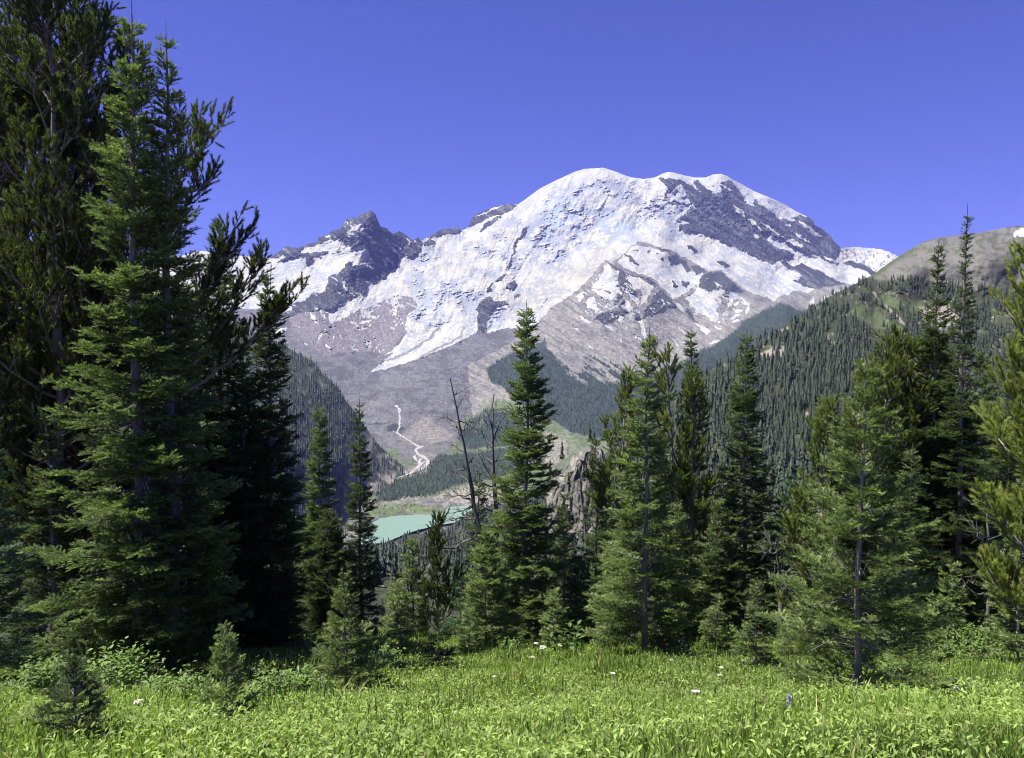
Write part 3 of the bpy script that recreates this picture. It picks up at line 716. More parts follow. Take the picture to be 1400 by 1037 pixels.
# forested hillside with the bare hill behind, down to the foot of the meadow
CREST = [(-300, 800), (300, 778), (420, 766), (510, 731), (540, 724), (560, 717), (600, 706), (640, 694), (700, 684), (760, 664), (800, 644), (850, 602), (900, 562), (940, 530), (965, 510), (985, 499), (1010, 486), (1030, 474), (1050, 460), (1062, 452), (1080, 441), (1100, 428), (1120, 414), (1140, 403), (1160, 393), (1180, 383), (1195, 375), (1210, 363.5), (1230, 350), (1250, 338), (1264, 331), (1280, 326), (1310, 322), (1340, 318), (1370, 312), (1400, 308.5), (1500, 300), (1700, 320)]
HC = [(-300, 800, 900), (300, 778, 1300), (420, 766, 1500), (510, 746, 1700), (560, 727, 1750), (640, 699, 1800), (700, 684, 1750), (760, 664, 1650), (800, 644, 1550), (850, 602, 1350), (900, 562, 1200), (940, 530, 1120), (965, 510, 1080), (1010, 486, 1030), (1050, 460, 1000), (1100, 428, 1080), (1160, 393, 1230), (1195, 375, 1330), (1230, 350, 1450), (1280, 326, 1560), (1340, 318, 1640), (1400, 309, 1700), (1500, 300, 1800), (1700, 320, 1800),
      (560, 765, 900), (600, 800, 480), (700, 800, 420), (800, 720, 600), (900, 650, 650), (1000, 560, 740), (1050, 520, 800), (1100, 480, 920), (1200, 430, 1190), (1150, 420, 1170), (1300, 400, 1340), (1210, 388, 1310), (1270, 385, 1390), (1400, 380, 1400), (1000, 650, 440), (1100, 600, 540), (1250, 550, 720), (1250, 490, 930), (1400, 500, 900), (1330, 440, 1150), (1400, 650, 420), (1000, 750, 240), (700, 880, 105), (1000, 880, 105), (400, 880, 105), (300, 830, 300), (1300, 800, 170), (1300, 880, 95), (1700, 880, 95), (-300, 880, 100), (1700, 600, 500), (-300, 985, 46), (300, 985, 46), (700, 985, 46), (1100, 985, 46), (1700, 985, 46)]
MEADOWS = [[(1160, 428), (1178, 416), (1200, 424), (1215, 440), (1240, 448), (1230, 458), (1190, 446)], [(1192, 408), (1215, 404), (1240, 414), (1232, 424), (1205, 416)], [(1095, 440), (1110, 446), (1104, 452)], [(1130, 466), (1152, 470), (1140, 474)], [(1250, 410), (1275, 414), (1262, 430), (1245, 424)]]
PALE = [[(1034, 484), (1060, 474), (1086, 478), (1070, 490), (1045, 492)], [(1255, 420), (1300, 418), (1320, 440), (1290, 452), (1262, 440)], [(1110, 596), (1122, 600), (1118, 610)], [(1095, 570), (1104, 560), (1102, 580)], [(1062, 452), (1078, 446), (1080, 456), (1066, 462)], seg(1206, 414, 1246, 454, 2.0), seg(1193, 396, 1206, 414, 1.2)]
def hill_rel(X, Yp, D):
    dist = Yp - np.interp(X, *np.array(CREST).T)
    return (0.03 * D * fbm(X / 70, Yp / 60, 3, 111) * sstep(420, 520, Yp) + 0.006 * D * fbm(X / 8, Yp / 8, 3, 112)) * sstep(0, 25, dist) * sstep(985, 930, Yp)
def bare_mask(X, Yp):
    line = np.interp(X, [1180, 1200, 1240, 1290, 1320, 1400, 1700], [376, 382, 383, 386, 396, 402, 410]) + 5 * fbm(X / 14, Yp / 9, 3, 113)
    return sstep(3, -3, Yp - line) * sstep(1180, 1195, X)
def hill_col(X, Yp, D):
    wx = X + 4 * fbm(X / 8, Yp / 8, 3, 114); wy = Yp + 3 * fbm(X / 8, Yp / 8, 3, 115)
    n = fbm(X / 9, Yp / 6, 4, 116); nf = fbm(X / 2.5, Yp / 2, 3, 117)
    c = np.broadcast_to(c3(.036, .043, .022), X.shape + (3,)).copy()
    def mix(q, m):
        nonlocal c
        m = np.clip(m, 0, 1)[..., None]; c = c * (1 - m) + np.asarray(q, np.float32) * m
    mix(c3(.085, .10, .04), sstep(0.2, 0.45, n) * 0.6)
    mix(c3(.20, .185, .155), sstep(0.5, 0.68, nf + 0.5 * n) * 0.7)
    b = bare_mask(X, Yp)
    mix(c3(.135, .129, .113), b)
    mix(c3(.075, .073, .07), b * sstep(0.0, 0.35, fbm(X / 7, Yp / 3, 4, 118)) * sstep(1210, 1300, X + 1.0 * (345 - Yp)) * 0.9)
    mix(c3(.07, .085, .035), b * sstep(0.22, 0.4, fbm(X / 10, Yp / 3.4, 4, 119) + 0.3 * nf) * 0.85)
    mix(c3(.06, .08, .03), b * sstep(10, 2, Yp - np.interp(X, *np.array(CREST).T)) * sstep(1270, 1225, X) * 0.9)
    for p in MEADOWS: mix(c3(.075, .095, .040), sstep(-2, 2, sdist(wx, wy, p)))
    for p in PALE: mix(c3(.22, .20, .165), sstep(-1, 1, sdist(wx, wy, p)))
    mix(c3(.85, .85, .85), sstep(-.7, .7, sdist(wx, wy, [(1383, 322), (1392, 315), (1420, 312), (1420, 322), (1400, 324)])))
    mix(c3(.26, .24, .20), sstep(0.52, 0.64, fbm(X / 5, Yp / 3, 3, 121)) * (1 - b) * 0.8)
    return c
hx = np.unique(np.concatenate([np.arange(-300, 500, 8.0), np.arange(500, 1420, 1.5), np.arange(1420, 1700, 8.0)]))
HX, HY, HW = sheet("hillside", hx, CREST, 990, HC, 260, hill_rel, hill_col, M_HILL, "forested slope rising to a bare stony hill on the right", "hillside", soft=70, back=((40, -25), (250, -260), (300, -700)))

GY = np.array([-60, -6, 0, 3, 5, 8.3, 11, 15.5, 19, 22, 30, 45, 62.0])
GZ = np.array([1.0, -1.3, -1.6, -1.72, -2.65, -4.2, -5.2, -6.8, -7.95, -9.2, -13.2, -22.0, -34.0])
def gz(x, y):
    """height of the meadow"""
    x = np.asarray(x, float); y = np.asarray(y, float)
    z = np.interp(y, GY, GZ)
    z = (z + np.interp(y - 0.7, GY, GZ) + np.interp(y + 0.7, GY, GZ)) / 3
    return z + 0.17 * fbm(x / 2.6, y / 2.6, 3, 130) * sstep(1, 5, y) + 0.03 * fbm(x / 0.5, y / 0.5, 2, 131)
mx = np.unique(np.concatenate([np.arange(-60, -14, 2.0), np.arange(-14, 14, 0.18), np.arange(14, 60, 2.0)])); my = np.unique(np.concatenate([np.arange(-40, 1.5, 1.5), np.arange(1.5, 24, 0.15), np.arange(24, 62.1, 1.5)]))
MX, MY = np.meshgrid(mx, my)
mc = np.broadcast_to(c3(.065, .06, .03), MX.shape + (3,)) * (1 + 0.5 * fbm(MX / 0.6, MY / 0.6, 3, 132))[..., None]
meadow = mesh_np("meadow_ground", np.stack([MX, MY, gz(MX, MY)], -1), grid_faces(len(my), len(mx)), mat_attr("soil", 0.95, nscale=3, namp=0.4, bump=0.6, bscale=6), col=mc.reshape(-1, 3), smooth=True)
tag(meadow, "sloping alpine meadow ground", "meadow", kind="structure")

# ---- far forests
M_FAR = mat_leaf("far_foliage", trans=0.12)
def conifer_lo(seed, tiers=7, k=8, rad=0.15, lean=0.02):
    r = np.random.RandomState(seed)
    V, Fc, Cc = [], [], []
    for i in range(tiers):
        t0 = i / tiers
        zt = 0.10 + 0.90 * (t0 + 1.55 / tiers); zb = 0.06 + 0.90 * t0
        zt = min(zt, 1.0)
        R = rad * (1 - t0) ** 0.85 * r.uniform(0.6, 1.25) + 0.012
        b = len(V)
        ox, oy = r.normal(0, .008, 2)
        V.append((ox, oy, zt))
        a0 = r.uniform(0, 6.3)
        for j in range(2 * k):
            a = a0 + math.pi * j / k + r.normal(0, .12)
            q = R * (r.uniform(0.8, 1.25) if j % 2 == 0 else r.uniform(0.35, 0.6))
            V.append((ox + q * math.cos(a), oy + q * math.sin(a), zb + (r.uniform(-.02, .02) if j % 2 == 0 else 0.035)))
        for j in range(2 * k):
            Fc.append((b, b + 1 + j, b + 1 + (j + 1) % (2 * k)))
        Cc += [r.uniform(0.8, 1.2)] * (2 * k + 1)
    V = np.array(V); V[:, 0] += lean * V[:, 2] * r.normal(); 
    return V, np.array(Fc), np.array(Cc)


def forest_stuff(name, pts, hts, seed, base, label, tiers=6, k=5, rad=0.16):
    r = np.random.RandomState(seed)
    protos = [conifer_lo(seed + q, tiers, k, rad * r.uniform(0.85, 1.15)) for q in range(6)]
    vs, fs, cs = [], [], []; nb = 0
    which = r.randint(0, 6, len(pts))
    for q, (V, Fc, Cc) in enumerate(protos):
        s = np.where(which == q)[0]
        if not len(s): continue
        a = r.uniform(0, 6.28, len(s)); ca, sa = np.cos(a)[:, None], np.sin(a)[:, None]
        w = r.uniform(0.8, 1.25, len(s))[:, None] * hts[s][:, None]; h = hts[s][:, None]
        P = np.stack([(V[None, :, 0] * ca - V[None, :, 1] * sa) * w, (V[None, :, 0] * sa + V[None, :, 1] * ca) * w, V[None, :, 2] * h - 0.03 * h], -1) + pts[s][:, None]
        vs.append(P.reshape(-1, 3)); fs.append((Fc[None] + (nb + np.arange(len(s)) * len(V))[:, None, None]).reshape(-1, 3)); nb += len(s) * len(V)
        tone = r.uniform(0.7, 1.35, (len(s), 1)) * Cc[None]
        hue = r.uniform(-.15, .15, (len(s), 1, 1)) * np.array([1.0, 0.3, -0.6])
        cs.append(((np.asarray(base) * tone[..., None]) * (1 + hue)).reshape(-1, 3))
    o = mesh_np(name, np.concatenate(vs), np.concatenate(fs), M_FAR, col=np.concatenate(cs))
    return tag(o, label, "forest", kind="stuff")


rg = np.random.RandomState(5)
# spur and valley forests
q = rg.uniform([250, 380], [560, 740], (9000, 2)); crs = np.interp(q[:, 0], *np.array(SPUR).T)
q = q[q[:, 1] > crs + 0.5]
qi = np.clip(((q[:, 1] - crs[:len(q)] * 0 - np.interp(q[:, 0], *np.array(SPUR).T)) / (775 - np.interp(q[:, 0], *np.array(SPUR).T)) * 149), 0, 149).astype(int); qj = np.clip(((q[:, 0] + 300) / 2.5), 0, SW.shape[1] - 1).astype(int)
keep = ~((q[:, 1] > 585 - (q[:, 0] - 500) * 0.2) & (q[:, 0] > 470) & (rg.uniform(size=len(q)) < 0.65)) & (fbm(q[:, 0] / 8, q[:, 1] / 8, 4, 103) < 0.3)
forest_stuff("spur_forest", SW[qi, qj][keep], rg.uniform(14, 26, keep.sum()), 20, (.036, .052, .032), "dark conifer forest covering the steep spur left of the valley", 4, 4)
q = rg.uniform([500, 405], [1260, 690], (42000, 2))
vp, vf, vs_ = valley_surface(q[:, 0], q[:, 1]); keep = (vf > 0.45) & (rg.uniform(size=len(q)) < np.where(q[:, 1] > 600, 0.75, 0.8)) & ((q[:, 1] > 478) | (rg.uniform(size=len(q)) < 0.25))
forest_stuff("valley_forest", vp[keep], rg.uniform(15, 27, keep.sum()) * np.where(q[keep][:, 1] > 600, 0.62, 1.0), 30, (.036, .054, .03), "distant blue green conifer forest below the snowy ridge and along the valley", 3, 4)
q = rg.uniform([495, 560], [860, 704], (2600, 2))
vp, vf, vs_ = valley_surface(q[:, 0], q[:, 1]); gsel = np.zeros(len(q), bool)
for g in GREEN: gsel |= sdist(q[:, 0], q[:, 1], g) > 1
keep = gsel & (vf < 0.3) & (fbm(q[:, 0] / 9, q[:, 1] / 7, 4, 140) > -0.1)
forest_stuff("valley_scrub", vp[keep], rg.uniform(4, 10, keep.sum()), 34, (.06, .085, .035), "scattered low green scrub on the valley floor by the river", 3, 4, 0.3)

# hillside trees: the nearest as trees of their own, the rest as one forest
q = rg.uniform([330, 330], [1600, 905], (60000, 2)); cr_ = np.interp(q[:, 0], *np.array(CREST).T)
q = q[q[:, 1] > cr_ + 1]; cr_ = np.interp(q[:, 0], *np.array(CREST).T)
qi = np.clip((q[:, 1] - cr_) / (990 - cr_) * 259, 0, 259).astype(int); qj = np.clip(np.searchsorted(hx, q[:, 0]), 0, len(hx) - 1)
hp = HW[qi, qj]
dens = np.ones(len(q))
dens *= 1 - bare_mask(q[:, 0], q[:, 1])
for p in MEADOWS: dens *= np.where(sdist(q[:, 0], q[:, 1], p) > -3, 0.05, 1)
for p in PALE: dens *= np.where(sdist(q[:, 0], q[:, 1], p) > -1, 0.1, 1)
dens *= np.where(fbm(q[:, 0] / 14, q[:, 1] / 10, 3, 141) > 0.34, 0.25, 1)
dens *= np.where((q[:, 1] < 470) & (q[:, 0] > 1130), np.where(fbm(q[:, 0] / 12, q[:, 1] / 7, 3, 142) > -0.05, 1.0, 0.25), 1)
dens *= np.clip((hp[:, 1] / 950) ** 1.3, 0.05, 1)
keep = (rg.uniform(size=len(q)) < dens * 0.9) & (hp[:, 1] > 270)
hp, hq = hp[keep], q[keep]
hh = rg.uniform(0, 1, len(hp)) ** 1.3 * 12 + 7 * np.where(hq[:, 1] < 420, 0.8, 1) * np.where(hq[:, 0] < 660, 1.15, 1)
inview = (hq[:, 0] > 0) & (hq[:, 0] < 1400)
# what stands open to the eye between the foreground trees
openv = ((hq[:, 0] > 515) & (hq[:, 0] < 625) & (hq[:, 1] < 790)) | ((hq[:, 0] > 965) & (hq[:, 0] < 1010) & (hq[:, 1] < 640)) | ((hq[:, 0] > 1052) & (hq[:, 0] < 1270) & (hq[:, 1] < 640)) | ((hq[:, 0] > 770) & (hq[:, 0] < 830) & (hq[:, 1] < 700))
score = hh / hp[:, 1] * np.where(openv, 1, 0.02)
order = np.argsort(-score)
near = order[:280]; far = order[280:]
forest_stuff("hillside_forest", hp[far], hh[far], 40, (.031, .046, .026), "dense dark conifers covering the hillside on the right", 8, 7, 0.20)
hprot = []
for q_ in range(5):
    V_, F_, C_ = conifer_lo(200 + q_, 13, 8, 0.18)
    o = mesh_np("hillside_conifer", V_, F_, M_FAR, col=np.array([.031, .046, .026]) * C_[:, None])
    hprot.append(o)
for n_, i in enumerate(near):
    o = hprot[n_ % 5] if n_ < 5 else hprot[n_ % 5].copy()
    if n_ >= 5: COL.objects.link(o)
    o.location = hp[i]; s = hh[i]; w_ = s * rg.uniform(0.85, 1.2); o.scale = (w_, w_, s); o.rotation_euler = (0, 0, rg.uniform(0, 6.28))
    tag(o, "small dark spire shaped conifer among many on the far hillside", "conifer", "conifers on the far hillside")
# ------------------------------------------------------------------ foreground trees
M_FIR = mat_leaf("fir_needles", trans=0.38)
M_PINE = mat_leaf("pine_needles", trans=0.40)
M_BARK = mat_wood("bark", (.12, .10, .085), (.34, .30, .26), 14)
M_TWIG = mat_wood("bare_twig", (.17, .15, .13), (.36, .33, .29), 20)
M_SNAG = mat_wood("weathered_wood", (.07, .066, .062), (.26, .245, .23), 12)


class Wood:
    """tubes collected into one mesh"""
    def __init__(s): s.v, s.f, s.n = [], [], 0
    def tube(s, pts, rad, k=5, rng=None, rough=0.0):
        P = np.asarray(pts, float); R = np.broadcast_to(np.asarray(rad, float), (len(P),))
        T = np.gradient(P, axis=0); T /= np.linalg.norm(T, axis=1)[:, None] + 1e-9
        ref = np.where(np.abs(T[:, 2:3]) > 0.9, np.array([[1.0, 0, 0]]), np.array([[0, 0, 1.0]]))
        U = np.cross(T, ref); U /= np.linalg.norm(U, axis=1)[:, None] + 1e-9
        W = np.cross(T, U)
        a = np.arange(k) * 2 * math.pi / k
        rr = R[:, None] * (1 + (rng.uniform(-rough, rough, (len(P), k)) if rough else 0))
        V = P[:, None] + rr[..., None] * (np.cos(a)[None, :, None] * U[:, None] + np.sin(a)[None, :, None] * W[:, None])
        i = np.arange(len(P) - 1)[:, None] * k; j = np.arange(k)[None]; j2 = (j + 1) % k
        s.f.append((np.stack([i + j, i + j2, i + k + j2, i + k + j], -1).reshape(-1, 4)) + s.n)
        s.v.append(V.reshape(-1, 3)); s.n += len(P) * k
    def tubes(s, A, B, ra, rb, k=3):
        """many straight sticks at once"""
        A = np.asarray(A); B = np.asarray(B); n = len(A)
        if not n: return
        T = B - A; T = T / (np.linalg.norm(T, axis=1)[:, None] + 1e-9)
        U = np.cross(T, np.where(np.abs(T[:, 2:3]) > .9, [[1., 0, 0]], [[0, 0, 1.]])); U /= np.linalg.norm(U, axis=1)[:, None] + 1e-9
        W = np.cross(T, U); a = np.arange(k) * 2 * math.pi / k
        c = np.cos(a)[None, :, None] * U[:, None] + np.sin(a)[None, :, None] * W[:, None]
        ra = np.broadcast_to(np.asarray(ra, float), (n,))[:, None, None]; rb = np.broadcast_to(np.asarray(rb, float), (n,))[:, None, None]
        V = np.concatenate([A[:, None] + c * ra, B[:, None] + c * rb], 1)
        j = np.arange(k); j2 = (j + 1) % k
        f = np.stack([j, j2, k + j2, k + j], -1)
        s.f.append(((np.arange(n) * 2 * k)[:, None, None] + f[None]).reshape(-1, 4) + s.n)
        s.v.append(V.reshape(-1, 3)); s.n += n * 2 * k
    def build(s, name, mat, parent):
        return mesh_np(name, np.concatenate(s.v), np.concatenate(s.f), mat, parent=parent, smooth=True)


def brush(P0, P1, dens, nl, nw, ang, rg, phi0, phi1, base, tip, tipw, tone, tipness=0.0):
    """needles round many twig segments. Returns verts (3n,3) and colours"""
    P0 = np.asarray(P0); P1 = np.asarray(P1)
    D = P1 - P0; L = np.linalg.norm(D, axis=1) + 1e-9
    n = np.maximum(3, (L * dens).astype(int))
    idx = np.repeat(np.arange(len(P0)), n); N = len(idx)
    off = np.arange(N) - np.repeat(np.cumsum(n) - n, n)
    t = (off + rg.uniform(0, 1, N)) / n[idx]
    T = (D / L[:, None])[idx]
    U = np.cross(T, [0, 0, 1.0]); ul = np.linalg.norm(U, axis=1)[:, None]; U = np.where(ul > .05, U / (ul + 1e-9), [[1.0, 0, 0]])
    W = np.cross(U, T)
    ph = rg.uniform(phi0, phi1, N)
    R = np.cos(ph)[:, None] * U + np.sin(ph)[:, None] * W
    an = ang * rg.uniform(0.7, 1.25, N) * (1 - 0.35 * t)
    dr = np.cos(an)[:, None] * T + np.sin(an)[:, None] * R
    nt = 0.55 * R + np.array([0, 0, 0.65]) + rg.normal(0, .33, (N, 3))
    side = np.cross(dr, nt); side /= np.linalg.norm(side, axis=1)[:, None] + 1e-9
    b = P0[idx] + D[idx] * t[:, None]
    ln = nl * rg.uniform(0.75, 1.2, N)[:, None]
    w = nw * rg.uniform(0.8, 1.2, N)[:, None]
    V = np.stack([b - side * w * .5, b + side * w * .5, b + dr * ln], 1).reshape(-1, 3)
    k = np.clip(tipw[idx] * (0.35 + 0.65 * t) + tipness, 0, 1)[:, None]
    c = (np.asarray(base) * (1 - k) + np.asarray(tip) * k) * (tone[idx] * rg.uniform(0.75, 1.25, N))[:, None]
    return V.astype(np.float32), np.repeat(c, 3, 0).astype(np.float32)


def fir(name, loc, H, R, seed, label, cat="fir tree", group=None, ws=0.2, nb=6, ds=0.09, tw=0.30, sub=True, dens=110, nl=0.032, nw=0.006, p=0.85, z0=0.04, e_top=0.6, e_bot=-0.25,
        base=(.030, .052, .022), tip=(.085, .125, .045), tipk=0.55, lean=(0, 0), trunk_r=None, gaps=0.12, asym=0.0, dead=0.0, thin=None, top_bare=0.0, front=0.0, rzoff=None, twin=None, extra_leaders=0):
    rg = np.random.RandomState(seed)
    root = thing(name, loc, label, cat, group)
    wood = Wood(); AV, AC = [], []
    tr = trunk_r or 0.008 * H + 0.010
    stems = [(0.0, 0.0, H, 1.0)] + ([twin] if twin else [])
    allb = []
    for (sx_, sy_, h, rs_) in stems:
        zz = np.linspace(-0.25, h, 12)
        wob = np.stack([0.012 * h * fbm(zz / h * 3 + seed, zz * 0 + 1.5, 2, 7), 0.012 * h * fbm(zz / h * 3 + seed, zz * 0 + 8.5, 2, 8)], 1)
        axis = np.stack([sx_ + lean[0] * (zz / h) + wob[:, 0], sy_ + lean[1] * (zz / h) + wob[:, 1], zz], 1)
        rad = tr * (0.06 + 0.94 * np.clip(1 - zz / h, 0, 1) ** 0.9); rad[0] *= 1.35
        wood.tube(axis, rad, 9, rg, 0.08)
        z = z0 * h
        rot = rg.uniform(0, 6.28)
        while z < h * 0.985:
            t = z / h
            prof = (1 - t) ** p * (1.0 if t > 0.12 else 0.72 + 2.3 * t)
            if thin is not None and t > thin: prof *= 0.62
            for k in range(max(3, int(nb * (0.6 + 0.4 * (1 - t)) + rg.uniform(0, 1)))):
                if rg.uniform() < gaps: continue
                a = rot + k * 6.283 / nb + rg.normal(0, .28)
                if front and t < 0.68 and rg.uniform() < front and math.cos(a + math.pi / 2) > 0.72: continue
                L = R * rs_ * prof * rg.uniform(0.45, 1.2) ** 0.9 * (1 + asym * math.cos(a - math.pi)) + 0.05 + 0.02 * R
                if top_bare and t > 1 - top_bare: L *= 0.55
                e = e_bot + (e_top - e_bot) * t ** 1.4 + rg.normal(0, .10)
                zb = z + rg.uniform(-.4, .4) * ws
                allb.append((np.interp(zb, zz, axis[:, 0]), np.interp(zb, zz, axis[:, 1]), zb, a, e, L, 0.10 + 0.25 * rg.uniform(), t))
            rot += 2.4
            z += ws * rg.uniform(0.7, 1.3) * (1.0 if t < .7 else 0.8)
        # leader
        for q_ in range(1 + extra_leaders):
            sft = rg.normal(0, .03, 3) * (q_ > 0)
            A = np.array([[axis[-1, 0] + sft[0] * 2, axis[-1, 1] + sft[1] * 2, h * 0.93]]); B = np.array([[axis[-1, 0] + sft[0] * 4, axis[-1, 1] + sft[1] * 4, h + 0.02 * h * rg.uniform(0.2, 1)]])
            V, C = brush(A, B, dens * 0.8, nl * 0.8, nw, 0.6, rg, 0, 6.28, base, tip, np.array([0.6]), np.array([1.0])); AV.append(V); AC.append(C)
            wood.tubes(A, B, 0.008 + 0.0008 * H, 0.003)
    B_ = np.array(allb)
    O = B_[:, :3]; a, e, L, c2, t_ = B_[:, 3], B_[:, 4], B_[:, 5], B_[:, 6], B_[:, 7]
    hd = np.stack([np.cos(a), np.sin(a), np.zeros(len(a))], 1)

    def curve(i, s):
        l = L[i] * s
        return O[i] + hd[i] * (l * np.cos(e[i]))[:, None] + np.array([0, 0, 1.0]) * (l * np.sin(e[i]) + c2[i] * l * s * (1 - 0.3 * s) - 0.10 * l * (1 - s))[:, None]
    ib = np.arange(len(L)); br = 0.004 + 0.0075 * L
    prev = curve(ib, np.zeros(len(L)))
    s0s = np.linspace(0, 1, 4)
    for q_ in range(3):
        nx = curve(ib, np.full(len(L), s0s[q_ + 1]))
        wood.tubes(prev, nx, br * (1 - 0.3 * q_), br * (0.7 - 0.3 * q_) + 0.001); prev = nx
    # twigs on both sides
    start = np.clip(0.10 + 0.16 * (L / R) * (1 - t_), 0.08, 0.35)
    m = np.maximum(2, (L * (1 - start) / ds).astype(int))
    i2 = np.repeat(ib, m * 2); o2 = np.arange(len(i2)) - np.repeat(np.cumsum(m * 2) - m * 2, m * 2)
    sd = np.where(o2 % 2 == 0, 1.0, -1.0); s = start[i2] + (1 - start[i2]) * ((o2 // 2 + rg.uniform(0, .9, len(i2))) / m[i2])
    s = np.clip(s, 0.05, 0.985)
    Pb = curve(i2, s); Pa = curve(i2, s - 0.03); T = Pb - Pa; T /= np.linalg.norm(T, axis=1)[:, None] + 1e-9
    N = np.cross([0, 0, 1.0], hd[i2]) * sd[:, None]
    l = np.minimum(tw, 0.55 * L[i2] * (1.02 - s) + 0.30 * tw) * rg.uniform(0.7, 1.15, len(i2))
    al = rg.normal(0.82, .14, len(i2))[:, None]
    dn = T * np.cos(al) + N * np.sin(al) + np.array([0, 0, 1.0]) * rg.normal(0.04, .26, len(i2))[:, None]
    dn /= np.linalg.norm(dn, axis=1)[:, None]
    Pe = Pb + dn * l[:, None]
    S0, S1, TP = [Pb], [Pe], [np.full(len(l), tipk) * rg.uniform(0.5, 1.3, len(l))]
    if sub:
        for f_, sg in ((0.35, 1), (0.35, -1), (0.65, 1), (0.65, -1)):
            k_ = (l > tw * 0.42) & (rg.uniform(size=len(l)) < 0.85)
            d3 = np.cross(np.array([0, 0, 1.0]), dn[k_]) * sg
            dd = dn[k_] * 0.72 + d3 * 0.66 + np.array([0, 0, 1.0]) * rg.normal(0.03, .18, k_.sum())[:, None]
            q0 = Pb[k_] + dn[k_] * (l[k_] * f_)[:, None]
            S0.append(q0); S1.append(q0 + dd * (l[k_] * (0.62 - 0.4 * f_))[:, None]); TP.append(np.full(k_.sum(), tipk) * rg.uniform(0.6, 1.4, k_.sum()))
    # the main axis of each branch carries needles too
    for q_ in np.linspace(0.35, 0.85, 3):
        S0.append(curve(ib, np.full(len(L), q_))); S1.append(curve(ib, np.full(len(L), q_ + 0.18))); TP.append(np.full(len(L), tipk * (0.5 if q_ < .8 else 1.2)))
    S0 = np.concatenate(S0); S1 = np.concatenate(S1); TP = np.concatenate(TP)
    tone = rg.uniform(0.55, 1.45, len(S0))
    V, C = brush(S0, S1, dens, nl, nw, 0.95, rg, -0.45, 3.6, base, tip, TP, tone); AV.append(V); AC.append(C)
    if dead:        # grey bare twigs low on the stem
        nd_ = int(240 * dead)
        zq = rg.uniform(0.05, 0.42, nd_) * H; aq = rg.uniform(0, 6.28, nd_); lq = rg.uniform(0.15, 0.6, nd_) * R
        A = np.stack([zq * 0 + 0.02 * np.cos(aq), 0.02 * np.sin(aq), zq], 1)
        Bm = A + np.stack([np.cos(aq) * lq, np.sin(aq) * lq, -lq * rg.uniform(0.0, 0.6, nd_)], 1)
        dw = Wood(); dw.tubes(A, Bm, 0.006, 0.002)
        A2 = A + (Bm - A) * rg.uniform(0.3, 0.9, nd_)[:, None]; dw.tubes(A2, A2 + rg.normal(0, .10, (nd_, 3)), 0.003, 0.001)
        dw.tubes(A2, A2 + rg.normal(0, .10, (nd_, 3)), 0.003, 0.001)
    AV = np.concatenate(AV); AC = np.concatenate(AC)
    crown = mesh_np("crown", AV, np.arange(len(AV)).reshape(-1, 3), M_FIR, parent=root, col=AC)
    wood.build("trunk", M_BARK, root)
    if dead: dw.build("dead_twigs", M_TWIG, root)
    root["tris"] = len(AV) // 3
    return root


